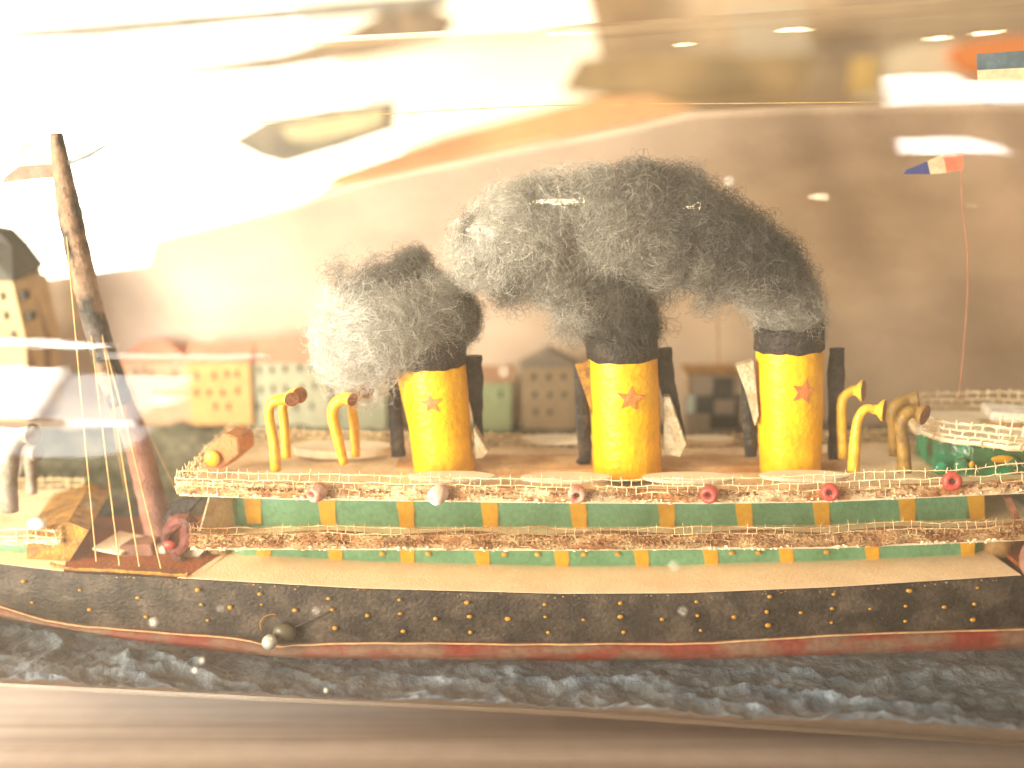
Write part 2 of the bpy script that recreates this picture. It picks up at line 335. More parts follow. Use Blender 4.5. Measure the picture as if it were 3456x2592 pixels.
pane([(-900, 1245), (205, 1245), (110, 1418), (-900, 1414)], 60, (1, .97, .88), 34)
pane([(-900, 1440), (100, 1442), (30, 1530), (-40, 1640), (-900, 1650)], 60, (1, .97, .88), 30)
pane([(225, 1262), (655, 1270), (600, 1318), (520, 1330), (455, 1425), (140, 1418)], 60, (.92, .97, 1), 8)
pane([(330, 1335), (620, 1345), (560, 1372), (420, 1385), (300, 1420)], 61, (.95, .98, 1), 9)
pane([(225, 1395), (330, 1375), (440, 1400), (425, 1480), (340, 1520), (250, 1495)], 62, (1, .98, .9), 30)  # glow pane added to imitate lens flare, not part of a window
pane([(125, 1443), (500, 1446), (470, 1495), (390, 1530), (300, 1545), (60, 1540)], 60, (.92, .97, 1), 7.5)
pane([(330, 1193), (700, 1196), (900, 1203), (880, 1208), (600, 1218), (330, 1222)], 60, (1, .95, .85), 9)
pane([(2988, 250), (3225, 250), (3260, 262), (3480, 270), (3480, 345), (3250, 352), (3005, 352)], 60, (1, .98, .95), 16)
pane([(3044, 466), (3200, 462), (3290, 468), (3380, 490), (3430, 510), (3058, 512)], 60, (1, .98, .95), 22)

# ------------------------------------------------------------------ ship geometry tables
HX = [-1500, -900, -400, 0, 400, 900, 2600, 3456, 4300, 5200]
HY = [3.4, 2.9, 2.0, 1.0, .35, 0, 0, .45, 1.5, 3.2]
def yh(px): return I(px, HX, HY)
def r_top(px): return I(px, [-900, 0, 220, 620, 1200, 1900, 2300, 2800, 3456, 4300], [1760, 1906, 1932, 1955, 1988, 2007, 2005, 1985, 1944, 1880])
def r_lip(px): return I(px, [-900, 0, 130, 300, 600, 830, 930, 1000, 1300, 1900, 2400, 2800, 3456, 4300], [1850, 2045, 2090, 2117, 2140, 2158, 2186, 2176, 2172, 2176, 2171, 2146, 2124, 2080])
def r_bot(px): return I(px, [-900, 0, 250, 500, 700, 950, 1400, 1900, 2400, 2900, 3456, 4300], [1900, 2082, 2128, 2165, 2190, 2216, 2222, 2228, 2222, 2205, 2188, 2150])
C0 = 3.5                                                 # ship centre line
PXS = list(range(-1400, 5101, 50))
ship = thing('model_ship', (17, C0, 0), 'model ocean liner with three yellow funnels and black hull inside the bottle', 'model ship')
hb = MB(); vs = []; n_ = len(PXS); hv = []
for px in PXS:
    y = yh(px); T = on(px, r_top(px), y); L = on(px, r_lip(px), y - .02); B = on(px, r_bot(px) + 12, y)
    hv.append([T, L, B])
    w = C0 - y
    sec = [T, T.lerp(L, .5) + Vector((0, -.06 + .05 * noise.noise(L * .6), 0)), L, B, Vector((B.x, C0 + w, B.z)), Vector((L.x, C0 + w, L.z)), Vector((T.x, C0 + w, T.z))]
    vs += sec
fs = []
for i in range(n_ - 1):
    for k in range(7): a = i * 7 + k; b_ = i * 7 + (k + 1) % 7; fs.append((a, b_, b_ + 7, a + 7))
fs += [tuple(range(7)), tuple(range((n_ - 1) * 7, n_ * 7))]
hull = hb.add(vs, fs).build('hull', M['hull'], ship)
# waterline band: bulging painted strip with a raw wood lip
sb = MB(); lp = MB(); vs = []; lv = []
for px in PXS:
    y = yh(px); a = on(px, r_lip(px), y - .16); b_ = on(px, r_bot(px), y - .30); c_ = on(px, r_bot(px) + 25, y)
    wv = .04 * noise.noise(a * .8)
    vs += [a + Vector((0, .22, .02)), a + Vector((0, 0, wv)), a.lerp(b_, .55) + Vector((0, -.14, 0)), b_, c_]
    lv.append(a + Vector((0, -.02, .015 + wv)))
m5 = 5
sb.add(vs, [(i * m5 + k, i * m5 + k + 1, (i + 1) * m5 + k + 1, (i + 1) * m5 + k) for i in range(n_ - 1) for k in range(4)])
sb.build('waterline_band', M['strip'], ship, smooth=True)
lp.tube(lv, .034, 6); lp.build('band_lip', M['lip'], ship)
ports = [(79,1963),(108,2034),(270,1992),(302,2058),(465,2018),(492,2082),(667,1992),(679,2041),(700,2094),(777,2050),(876,2005),(883,2041),(995,2060),(1109,2021),(1121,2059),(1131,2120),(1240,2078),(1348,2025),(1351,2071),(1361,2131),(1470,2088),(1576,2034),(1585,2081),(1588,2134),(1714,2089),(1838,2040),(1841,2082),(1850,2135),(1969,2092),(2094,2036),(2094,2082),(2105,2134),(2235,2090),(2351,2031),(2354,2078),(2365,2128),(2478,2083),(2598,2014),(2588,2065),(2593,2111),(2703,2068),(2814,2006),(2809,2054),(2806,2102),(2937,2055),(3069,1994),(3057,2046),(3056,2097),(3187,2049),(3299,1984),(3289,2039),(3284,2092)]
for i, (px, py) in enumerate(ports):
    p = on(px, py, yh(px) - .13)
    s_ = random.uniform(.75, 1.1) * (.078 if i % 3 else .092)
    MB().ball(p, s_, 9, 6, (random.uniform(1, 1.35), .6, random.uniform(.75, .95))).build('porthole', M['port'], ship, smooth=True)
# pin head and ring on the hull
p = on(915, 2156, -.45); MB().ball(p + Vector((0, -.25, 0)), .27, 20, 14).build('pin_head', mat('pin_metal', (.80, .76, .66), .3, metal=.6), ship, smooth=True)
p = on(960, 2135, -.25); MB().ball(p, .42, 20, 12, (1, .6, .8)).build('pin_washer', mat('pin_dark', (.09, .075, .05), .35), ship, smooth=True)
rb = MB(); q = on(925, 2110, -.2); rb.tube([q + Vector((math.cos(a) * .5, 0, math.sin(a) * .42)) for a in np.linspace(1.4, 3.6, 14)], .025, 6); rb.build('anchor_ring', M['gold'], ship)
rb = MB(); rb.tube([on(985, 2120, -.2), on(1060, 2090, -.2), on(1115, 2062, -.18)], .03, 6); rb.build('anchor_rod', M['black'], ship)

# ------------------------------------------------------------------ decks and superstructure
def slab(name, x0, x1, rowf, yf, yb, th, m, step=60, bevel=0, smooth=False, dz=0):
    b = MB(); vs = []; xs = list(np.linspace(x0, x1, max(2, int((x1 - x0) / step))))
    for px in xs:
        f = yf(px) if callable(yf) else yf
        p = on(px, rowf(px), f); w = .02 * noise.noise(Vector((p.x, 3, 1))); z = p.z + dz
        vs += [(p.x, f + w, z), (p.x, yb, z), (p.x, yb, z - th), (p.x, f + w, z - th)]
    n = len(xs); fs = [(i * 4 + k, i * 4 + (k + 1) % 4, i * 4 + 4 + (k + 1) % 4, i * 4 + 4 + k) for i in range(n - 1) for k in range(4)]
    fs += [(0, 1, 2, 3), (n * 4 - 4, n * 4 - 3, n * 4 - 2, n * 4 - 1)]
    return b.add(vs, fs).build(name, m, ship, smooth=smooth)
yF = lambda px: yh(px) - .12
# promenade deck with its cut corner
def prom(name, xa, xb, cut, rowf):
    b = MB(); xs = list(np.linspace(xa, xb, max(3, int(abs(xb - xa) / 60)))); vs = []
    for i, px in enumerate(xs):
        f = yF(px); p = on(px, rowf(px), f); vs += [(p.x, f, p.z + .05), (p.x, f, p.z - .04)]
    k = len(xs); pts_t = [vs[2 * i] for i in range(k)]
    X0, Xn = pts_t[0], pts_t[-1]
    inner = []
    for i, v in enumerate(pts_t):
        x = v[0]
        if i == 0 and cut[0]: x += cut[0]
        if i == k - 1 and cut[1]: x -= cut[1]
        inner.append((x, 2.9, v[2]))
    allv = []
    for i in range(k): allv += [pts_t[i], inner[i], (inner[i][0], 2.9, inner[i][2] - .05), (pts_t[i][0], pts_t[i][1] + .01, pts_t[i][2] - .022)]
    fs = [(i * 4 + j, i * 4 + (j + 1) % 4, i * 4 + 4 + (j + 1) % 4, i * 4 + 4 + j) for i in range(k - 1) for j in range(4)]
    fs += [(0, 1, 2, 3), (k * 4 - 4, k * 4 - 3, k * 4 - 2, k * 4 - 1)]
    return b.add(allv, fs).build(name, M['card'], ship)
prom('promenade_deck', 598, 3446, (1.3, .25), r_top)
prom('foredeck', -900, 215, (0, 1.2), r_top)
# the right end beyond the promenade
b = MB(); a = on(3475, 1940, .4); b.box(a.x, a.x + 8, .6, 6.4, a.z - .1, a.z + .1); b.build('after_deck', M['red'], ship)
# walls (green bands), y = 2.3
YW = 2.3
def wall(name, x0, x1, rb_, zt, m, yw=YW, curve=.35, yback=4.7):
    b = MB(); xs = list(np.linspace(x0, x1, 40)); vs = []
    Z = []
    X0, X1 = on(x0, rb_(x0), yw).x, on(x1, rb_(x1), yw).x
    for px in xs:
        p = on(px, rb_(px), yw); zb = p.z; z1 = zt(p.x)
        e = min(p.x - X0, X1 - p.x); off = curve * max(0, 1 - e / .35) ** 2
        vs += [(p.x, yw + off, zb - .2), (p.x, yw + off - .05, (zb + z1) / 2), (p.x, yw + off, z1), (p.x, yback, z1), (p.x, yback, zb - .2)]
    n = 40; fs = [(i * 5 + k, i * 5 + (k + 1) % 5, i * 5 + 5 + (k + 1) % 5, i * 5 + 5 + k) for i in range(n - 1) for k in range(5)]
    fs += [tuple(range(5)), tuple(range(n * 5 - 5, n * 5))]
    return b.add(vs, fs).build(name, m, ship, smooth=False)
r_mid = lambda px: I(px, [640, 1000, 1900, 2800, 3456, 4200], [1848, 1846, 1850, 1842, 1816, 1775])
r_upp = lambda px: I(px, [590, 1000, 1900, 2400, 2800, 3456, 4200], [1662, 1676, 1688, 1690, 1684, 1655, 1615])
zmid = lambda X: on(17.28 + 0, 0, 1).z if False else None
def zof(rowf, y):
    xs = [on(px, rowf(px), y) for px in range(200, 4300, 50)]
    X = [p.x for p in xs]; Z = [p.z for p in xs]
    return lambda x: float(np.interp(x, X, Z))
zM = zof(r_mid, .25); zU = zof(r_upp, .25)
r_low_b = lambda px: I(px, [690, 1000, 1500, 1900, 2400, 3000, 3456, 4000], [1893, 1900, 1912, 1922, 1917, 1897, 1870, 1835])
r_upp_b = lambda px: I(px, [735, 1400, 2000, 2600, 3000, 3456, 4000], [1763, 1779, 1783, 1777, 1764, 1743, 1715])
wall('lower_house', 760, 3330, r_low_b, lambda x: zM(x) - .12, M['green'])
wall('upper_house', 738, 3325, r_upp_b, lambda x: zU(x) - .12, M['green'])
b = MB(); p = on(735, 1893, 2.5); b.tube([p + Vector((.1, .1, -.3)), p + Vector((.1, .1, .9))], .45, 14); b.build('house_end', mat('olive_gold', (.36, .22, .05), .5, (.22, .15, .05), 1.5), ship, smooth=True)
b = MB(); p = on(3375, 1873, 2.5); b.tube([p + Vector((-.1, .1, -.3)), p + Vector((-.1, .1, .9))], .5, 14); b.build('house_end', mat('ochre_end', (.36, .19, .06), .6), ship, smooth=True)
def stripe(px, rowt, rowb, w, yw=YW, name='window_stripe', m='yellow'):
    b = MB(); n = 6; vs = []
    for i in range(n + 1):
        t = i / n; row = rowt + (rowb - rowt) * t
        c_ = on(px, row, yw - .08); j = random.uniform(-.02, .02) + (t - .5) * .10
        hw = w / 2 / 97 * (1 + .07 * math.sin(t * 5))
        vs += [(c_.x - hw + j, yw - .07, c_.z), (c_.x + hw + j, yw - .07, c_.z), (c_.x + hw + j, yw + .01, c_.z), (c_.x - hw + j, yw + .01, c_.z)]
    fs = [(i * 4 + k, i * 4 + (k + 1) % 4, i * 4 + 4 + (k + 1) % 4, i * 4 + 4 + k) for i in range(n) for k in range(4)] + [(0, 1, 2, 3), (n * 4, n * 4 + 1, n * 4 + 2, n * 4 + 3)]
    b.add(vs, fs).build(name, M[m], ship)
for px in [887, 1130, 1372, 1628, 1894, 2164, 2398, 2653, 2945, 3265]: stripe(px, r_low_b(px) - 95, r_low_b(px) + 2, 50)
for px in [852, 1105, 1370, 1653, 1953, 2250, 2511, 2773, 3062, 3297]: stripe(px, r_upp_b(px) - 105, r_upp_b(px) + 2, 56)
stripe(750, 1660, 1765, 18)
for px in [1445, 1702, 1815, 1970, 2085, 2470, 2560, 1290, 2790]:
    p = on(px, r_mid(px) + 22, YW - .1); MB().ball(p, .11, 10, 6, (1.1, .5, .8)).build('paint_drop', M['yellow'], ship, smooth=True)
# middle and upper deck slabs
slab('middle_deck', 648, 3600, r_mid, .28, 6.3, .10, M['deck'])
slab('upper_deck', 604, 3700, r_upp, .28, 6.7, .12, M['deck'])
def edge(name, x0, x1, rt, rb_, y, m):
    b = MB(); xs = list(np.linspace(x0, x1, int((x1 - x0) / 12))); vs = []
    for px in xs:
        a = on(px, rt(px), y + .03); c_ = on(px, rb_(px), y)
        j = [Vector((0, .05 * noise.noise(a * 3 + Vector((k * 7, 0, 0))), .05 * noise.noise(a * 4 + Vector((0, k * 9, 0))))) for k in range(3)]
        f_ = -.15 * max(0, min(1, 1.8 * (noise.noise(Vector((a.x * .55, 9, len(name)))) + (.35 if name[0] == 'm' else .12)))); j = [q_ + Vector((0, f_, 0)) for q_ in j]
        vs += [a + j[0], a.lerp(c_, .5) + Vector((0, -.06, 0)) + j[1], c_ + j[2], c_ + Vector((0, .16, 0)), a + Vector((0, .16, 0))]
    n = len(xs); fs = [(i * 5 + k, i * 5 + (k + 1) % 5, i * 5 + 5 + (k + 1) % 5, i * 5 + 5 + k) for i in range(n - 1) for k in range(5)] + [tuple(range(5)), tuple(range(n * 5 - 5, n * 5))]
    return b.add(vs, fs).build(name, m, ship)
edge('upper_deck_edge', 598, 3600, lambda px: r_upp(px) - I(px, [600, 1400, 2000, 3456], [40, 44, 34, 34]), lambda px: r_upp(px) + 4, .14, M['edge'])
edge('middle_deck_edge', 645, 3600, lambda px: r_mid(px) - 46 - 6 * math.sin(px * .013), lambda px: r_mid(px) + 1, .12, M['edge2'])
def crumbs(name, x0, x1, rowf, y, m, n, r0=.02, r1=.055, patch=0):
    b = MB()
    for _ in range(n):
        px = random.uniform(x0, x1); p = on(px, rowf(px) + random.uniform(-5, 6), y + random.uniform(-.1, .05))
        if noise.noise(Vector((p.x * .7, patch, 3))) < -.05: continue
        b.ball(p, random.uniform(r0, r1), 5, 4, (random.uniform(.8, 2.2), .8, random.uniform(.6, 1.3)))
    tag(b.build(name, m, ship, fix=False), kind='stuff')
crumbs('glue_crumbs', 650, 3450, lambda px: r_mid(px) + 4, .02, M['netwhite'], 300, patch=1)
crumbs('glue_crumbs', 620, 3450, lambda px: r_upp(px) + 3, .0, M['netwhite'], 330, patch=5)
crumbs('hull_crumbs', 220, 3450, lambda px: r_top(px) + 7, -.16, M['edge2'], 160, .012, .03, patch=19)
crumbs('paint_crumbs', 620, 3450, lambda px: r_upp(px) - 22, -.05, M['edge2'], 700, patch=8)
crumbs('paint_crumbs', 650, 3450, lambda px: r_mid(px) - 16, -.05, M['edge2'], 900, patch=11)
crumbs('paint_crumbs', 650, 3450, lambda px: r_mid(px) - 34, -.0, M['edge2'], 500, patch=14)
# gauze railings
def netting(name, base, up, rows, cell, m, parent=ship, rad=.018, seed=0, drop=.12, spike=.13, fuzz=14):
    """base: polyline of 3D points, up: function(i_frac)->Vector of full height"""
    b = MB(); base = [Vector(p) for p in base]; L = sum((base[i + 1] - base[i]).length for i in range(len(base) - 1))
    n = max(3, int(L / cell)); cols = wob(base, n * 2 + 1, 0)
    pos = {}
    for r in range(rows + 1):
        for k in range(n * 2 + 1):
            f = r / rows; u = up(k / (2 * n))
            p = cols[k] + u * f + noise.noise_vector(cols[k] * 1.3 + Vector((seed, r * .4, 0))) * .06 + noise.noise_vector(cols[k] * 4 + Vector((seed, r * 3, 0))) * .035
            pos[r, k] = p
        b.tube([pos[r, k] for k in range(2 * n + 1)], [rad * random.uniform(.8, 1.5) for _ in range(2 * n + 1)], 4, jit=.3)
    for r in range(rows):
        sh = 1 if (r % 2 and rows > 2) else 0
        for k in range(sh, 2 * n + 1, 2):
            if random.random() < drop + .6 * max(0, noise.noise(pos[r, k] * .45 + Vector((seed, 0, 0)))): continue
            a, c_ = pos[r, k], pos[r + 1, k]
            b.tube([a, a.lerp(c_, .5) + noise.noise_vector(a * 9) * .03, c_], [rad * 1.1, rad * .8, rad * 1.1], 4)
            b.ball(c_, rad * 1.7, 5, 4)
    for k in range(0, 2 * n + 1, 2):
        if random.random() < .8:
            a = pos[rows, k]; b.tube([a, a + up(k / (2 * n)).normalized() * spike * random.uniform(.4, 1.5) + Vector((random.uniform(-.05, .05), 0, 0))], [rad, rad * .5], 4)
    for _ in range(int(n * fuzz)):            # loose fuzz
        r = random.randint(0, rows); k = random.randint(0, 2 * n); a = pos[r, k]
        d = Vector((random.uniform(-1, 1), random.uniform(-.6, .3), random.uniform(-1, 1))).normalized() * random.uniform(.04, .16)
        b.tube([a, a + d], [rad * .45, rad * .2], 3)
    return b.build(name, m, parent, fix=False)
upxs = range(598, 3640, 40)
r_upt = lambda px: I(px, [598, 1000, 1400, 2000, 2400, 2800, 3200, 3456, 3640], [1592, 1600, 1608, 1622, 1616, 1600, 1585, 1562, 1550])
base = [on(px, r_upp(px), .10) for px in upxs]; tops = [on(px, r_upt(px), -.02) for px in upxs]
hf = lambda f: (tops[min(len(tops) - 1, int(f * (len(tops) - 1)))] - base[min(len(base) - 1, int(f * (len(base) - 1)))])
netting('front_railing', base, hf, 3, .35, M['net'], seed=3)
mpx = range(645, 3640, 40)
base2 = [on(px, r_mid(px) , .10) for px in mpx]; tops2 = [on(px, r_mid(px) - 66 + 4 * math.sin(px * .01), -.02) for px in mpx]
hf2 = lambda f: (tops2[min(len(tops2) - 1, int(f * (len(tops2) - 1)))] - base2[min(len(base2) - 1, int(f * (len(base2) - 1)))])
netting('middle_railing', base2, hf2, 3, .32, M['netbrown'], seed=9, rad=.015, drop=.2)
zb = zU(8) ; pl = base[0]; pr_ = Vector((pl.x + .15, 6.7, pl.z + .05))
netting('end_railing', [pl, pr_], lambda f: Vector((0, 0, .55)), 3, .32, M['net'], seed=5, rad=.024)
netting('rear_railing', [Vector((x, 6.65, zU(x) + .02)) for x in np.linspace(pl.x + .1, 37, 40)], lambda f: Vector((0, 0, .5)), 3, .38, M['edge'] if False else M['net'], seed=6, rad=.03)
p0 = base2[0]; netting('end_railing', [p0, Vector((p0.x + .4, 5.5, p0.z))], lambda f: Vector((0, 0, .6)), 2, .4, M['edge2'], seed=8, rad=.03)
# beige end card of the houses on the left
b = MB(); a = on(655, 1800, .6); b.prism([(a.x, .6, zM(6) - .05), (a.x + .9, 2.3, zM(6)), (a.x + .9, 2.3, zU(7) - .15), (a.x + .5, 1.2, zU(7) - .15)], (.06, .03, 0)); b.build('end_screen', M['deck'], ship)

# raised casing under the funnels
r_box = lambda px: I(px, [1335, 2000, 2870], [1603, 1606, 1585])
zX = lambda x: zU(x)
b = MB(); vs = []
xs = np.linspace(1335, 2872, 20)
for px in xs:
    p = onz(px, r_box(px), zU(on(px, 1600, 1.4).x) + .02); yf = p.y
    z = zU(p.x); vs += [(p.x, yf, z - .02), (p.x, yf - .02, z + .27 + .02 * math.sin(px)), (p.x, 4.75, z + .27), (p.x, 4.75, z - .02)]
fs = [(i * 4 + k, i * 4 + (k + 1) % 4, i * 4 + 4 + (k + 1) % 4, i * 4 + 4 + k) for i in range(19) for k in range(4)] + [(0, 1, 2, 3), (76, 77, 78, 79)]
b.add(vs, fs).build('funnel_casing', M['box'], ship)

# ------------------------------------------------------------------ funnels
FY = 3.0
def star_mesh(cpos, R, nrm, th=.05, rot=0.0, squash=1):
    b = MB(); n = Vector(nrm).normalized(); u = Vector((1, 0, 0)); u = (u - n * u.dot(n)).normalized(); v = n.cross(u) * -1
    if v.z < 0: v = -v
    pts = []
    for k in range(10):
        a = math.pi / 2 + rot + k * math.pi / 5; r = R * (random.uniform(.9, 1.1) if k % 2 == 0 else .45)
        pts.append(cpos + u * math.cos(a) * r * squash + v * math.sin(a) * r)
    c_ = cpos + n * th
    vs = [c_] + [p + n * (.012 if i % 2 == 0 else th * .6) for i, p in enumerate(pts)] + [p - n * .12 for p in pts]
    fs = [(0, 1 + i, 1 + (i + 1) % 10) for i in range(10)] + [(1 + i, 11 + i, 11 + (i + 1) % 10, 1 + (i + 1) % 10) for i in range(10)]
    return b.add(vs, fs)
def funnel(bl, br, rowb, tl, tr__, rowt, cl, cr_, rowc, star, srot, label=None):
    c0 = on((bl + br) / 2, rowb, FY - 1.0); rb_ = (br - bl) / 2 / 3500 * 38.0
    p0 = on((bl + br) / 2, rowb - 45, FY); p1 = on((tl + tr__) / 2, rowt - 22, FY); p2 = on((cl + cr_) / 2, rowc - 20, FY)
    k = 3500 / ((p0 - CAM).dot(FW))
    r0, r1, r2 = (br - bl) / 2 / k, (tr__ - tl) / 2 / k, (cr_ - cl) / 2 / k
    zb = zU(p0.x) + .2
    p0 = Vector((p0.x, FY, zb))
    b = MB(); n = 40; vs = []; lev = 14; ax = p1 - p0; seed = p0.x
    for i in range(lev + 1):
        t = i / lev; c_ = p0.lerp(p1, t); r = r0 + (r1 - r0) * t
        for q in range(n):
            a = 2 * math.pi * q / n
            w = 1 + .025 * noise.noise(Vector((math.cos(a) * 1.8 + seed, math.sin(a) * 1.8, t * 3))) + .02 * noise.noise(Vector((math.cos(a) * 6, math.sin(a) * 6 + seed, t * 1.5)))
            dz = 0
            if i == lev: dz = .10 * noise.noise(Vector((math.cos(a) * 2.2 + seed, math.sin(a) * 2.2, 0)))
            if i == 0: dz = -.03 + .06 * noise.noise(Vector((math.cos(a) * 6 + seed, math.sin(a) * 6, 0)))
            vs.append((c_.x + r * w * math.cos(a), c_.y + r * w * math.sin(a) * .92, c_.z + dz))
    fs = [(i * n + q, i * n + (q + 1) % n, (i + 1) * n + (q + 1) % n, (i + 1) * n + q) for i in range(lev) for q in range(n)]
    f = b.add(vs, fs).build('funnel', M['funnel'], ship, smooth=True)
    # black cap, open at the top
    b = MB(); vs = []; prof_ = [(0, r1 * 1.0), (.06, r1 * 1.035), (.5, (r1 + r2) / 2 * 1.03), (1, r2 * 1.03), (1.0, r2 * .95), (.6, r2 * .9), (.3, r2 * .88)]
    for t, r in prof_:
        c_ = (p1 + Vector((0, 0, -.16))).lerp(p2, t)
        for q in range(n):
            a = 2 * math.pi * q / n; w = 1 + .03 * noise.noise(Vector((math.cos(a) * 3 + seed, math.sin(a) * 3, t * 4)))
            dz = (.09 * noise.noise(Vector((math.cos(a) * 2.5 + seed, math.sin(a) * 2.5, t * .5 + 5))) + .06 * math.cos(a)) 
            vs.append((c_.x + r * w * math.cos(a), c_.y + r * w * math.sin(a) * .92, c_.z + dz))
    m_ = len(prof_); fs = [(i * n + q, i * n + (q + 1) % n, (i + 1) * n + (q + 1) % n, (i + 1) * n + q) for i in range(m_ - 1) for q in range(n)] + [tuple(range((m_ - 1) * n, m_ * n))]
    b.add(vs, fs).build('funnel_cap', M['black'], f, smooth=True)
    sp = on(star[0], star[1], FY); t = (sp.z - p0.z) / (p1.z - p0.z); cx = p0.lerp(p1, t); r = r0 + (r1 - r0) * t
    dx = (star[0] - (bl + (tl - bl) * t + br + (tr__ - br) * t) / 2) / k; dx = max(-.7 * r, min(.7 * r, dx)); ca = math.asin(dx / r)
    nr = Vector((math.sin(ca), -math.cos(ca), 0)); P = Vector((cx.x + dx, cx.y - r * .92 * math.cos(ca) - .0, sp.z))
    P.z = on(star[0], star[1], P.y).z
    star_mesh(P, star[2] / k, nr, rot=srot).build('star', M['star'], f)
    return f
funnel(1397, 1600, 1566, 1357, 1568, 1240, 1362, 1570, 1165, (1462, 1362, 36), .15)
funnel(2005, 2236, 1562, 1987, 2215, 1215, 1980, 2210, 1150, (2115, 1347, 44), -.12)
funnel(2572, 2772, 1547, 2553, 2775, 1187, 2553, 2775, 1118, (2685, 1322, 42), -.2)
# black pipes, flaps and glue lumps beside the funnels
def pipe(pts, rads, y, m='black', flat=.55, name='steam_pipe'):
    P = [on(px, py, y) for px, py in pts]; k = 92.
    sp = smoothpath(P, 16); rr = [float(np.interp(i / 15, np.linspace(0, 1, len(rads)), rads)) / k for i in range(16)]
    b = MB(); b.tube(sp, rr, 10, flat=flat, jit=.10); return b.build(name, M[m], ship)
pipe([(1622, 1545), (1612, 1400), (1600, 1290), (1597, 1200)], [12, 18, 34, 30], 3.4)
pipe([(1345, 1540), (1335, 1400), (1325, 1240)], [26, 24, 18], 3.6)
pipe([(1955, 1545), (1975, 1545), (1965, 1400), (1960, 1235)], [20, 24, 26, 24], 3.6)
pipe([(2312, 1500), (2275, 1380), (2250, 1290), (2240, 1175)], [7, 22, 30, 28], 3.3)
pipe([(2535, 1540), (2530, 1440), (2515, 1330), (2500, 1240)], [22, 24, 14, 8], 3.3)
pipe([(2820, 1548), (2822, 1400), (2822, 1280), (2825, 1175)], [26, 28, 30, 26], 3.3)
glue = mat('glue_white', (.62, .52, .36), .3, (.45, .34, .2), 2, bump=.5, spec=.5)
for pts, m in [([(2240, 1340), (2262, 1340), (2318, 1500), (2295, 1545), (2240, 1530)], glue), ([(1598, 1440), (1615, 1470), (1648, 1525), (1632, 1545), (1605, 1550)], glue),
               ([(2485, 1235), (2545, 1218), (2562, 1400), (2550, 1440), (2520, 1330)], glue)]:
    b = MB(); b.prism([on(px, py, 2.6) for px, py in pts], (.05, .5, 0)); b.build('glue_flap', m, ship, bevel=.03)
b = MB(); b.prism([on(px, py, 2.9) for px, py in [(1306, 1222), (1362, 1216), (1372, 1290), (1392, 1500), (1375, 1420), (1340, 1275)]], (.03, .25, 0)); b.build('paper_flap', M['funnel'], ship)
b = MB(); b.prism([on(px, py, 2.7) for px, py in [(1940, 1232), (1992, 1218), (1998, 1400), (1975, 1330)]], (.03, .25, 0)); b.build('paper_flap', M['gold'], ship)
# lifeboats
def boat(x0, x1, row, y, dep, th=.2, m='boat'):
    a = on(x0, row, y); c_ = on(x1, row, y); L = c_.x - a.x; cx = (a.x + c_.x) / 2; b = MB(); pts = []
    z = (a.z + c_.z) / 2
    for k in range(24):
        t = 2 * math.pi * k / 24; cs, sn = math.cos(t), math.sin(t)
        pts.append((cx + L / 2 * math.copysign(abs(cs) ** .9, cs), y + dep * math.copysign(abs(sn) ** 1.25, sn), z))
    n = 24; vs = [(p[0], p[1], p[2]) for p in pts] + [(cx + (p[0] - cx) * .93, y + (p[1] - y) * .85, z - th) for p in pts]
    fs = [tuple(range(n)), tuple(range(n, 2 * n))[::-1]] + [(i, i + n, (i + 1) % n + n, (i + 1) % n) for i in range(n)]
    b.add(vs, fs).build('lifeboat', M[m], ship, bevel=.015)
for x0, x1, row in [(1372, 1672, 1604), (1755, 2068, 1607), (2165, 2492, 1607), (2560, 2872, 1601)]: boat(x0, x1, row, 1.0, .55, .15)
boat(985, 1325, 1503, 4.9, .85, .35); boat(1755, 2010, 1476, 5.6, .5); boat(2305, 2480, 1478, 5.6, .5); boat(1460, 1600, 1480, 5.8, .4)
# life rings (beads on the railing)
def ring(px, py, m, d, y=-.25, R=.20, r=.125, long_=0):
    c_ = on(px, py, y); d = Vector(d).normalized(); u = d.orthogonal().normalized(); v = d.cross(u); b = MB(); vs = []; n1, n2 = 22, 10
    for i in range(n1):
        a = 2 * math.pi * i / n1; e = u * math.cos(a) + v * math.sin(a)
        for k in range(n2):
            t = 2 * math.pi * k / n2; vs.append(c_ + e * (R + r * math.cos(t)) + d * (r * (1 + long_) * math.sin(t)) * 1.1)
    fs = [(i * n2 + k, i * n2 + (k + 1) % n2, ((i + 1) % n1) * n2 + (k + 1) % n2, ((i + 1) % n1) * n2 + k) for i in range(n1) for k in range(n2)]
    o = b.add(vs, fs).build('life_ring', M[m], ship, smooth=True)
    q = MB(); q.tube([c_ + d * .06, c_ - d * .12], R * .9, 14); q.build('ring_hole', M['hole'], o)
ring(1070, 1662, 'ringpink', (-.6, -1, -.2), long_=1.2); ring(1478, 1670, 'ringwhite', (-.7, -.8, -.5), long_=1.3)
ring(1948, 1668, 'ringpink', (-.1, -1, -.1), long_=.6); ring(2395, 1668, 'ringred', (-.5, -1, 0), long_=.8)
ring(2800, 1661, 'ringred', (-.15, -1, .1), long_=.3); ring(3213, 1624, 'ringred', (-.1, -1, .2), R=.21, r=.13)
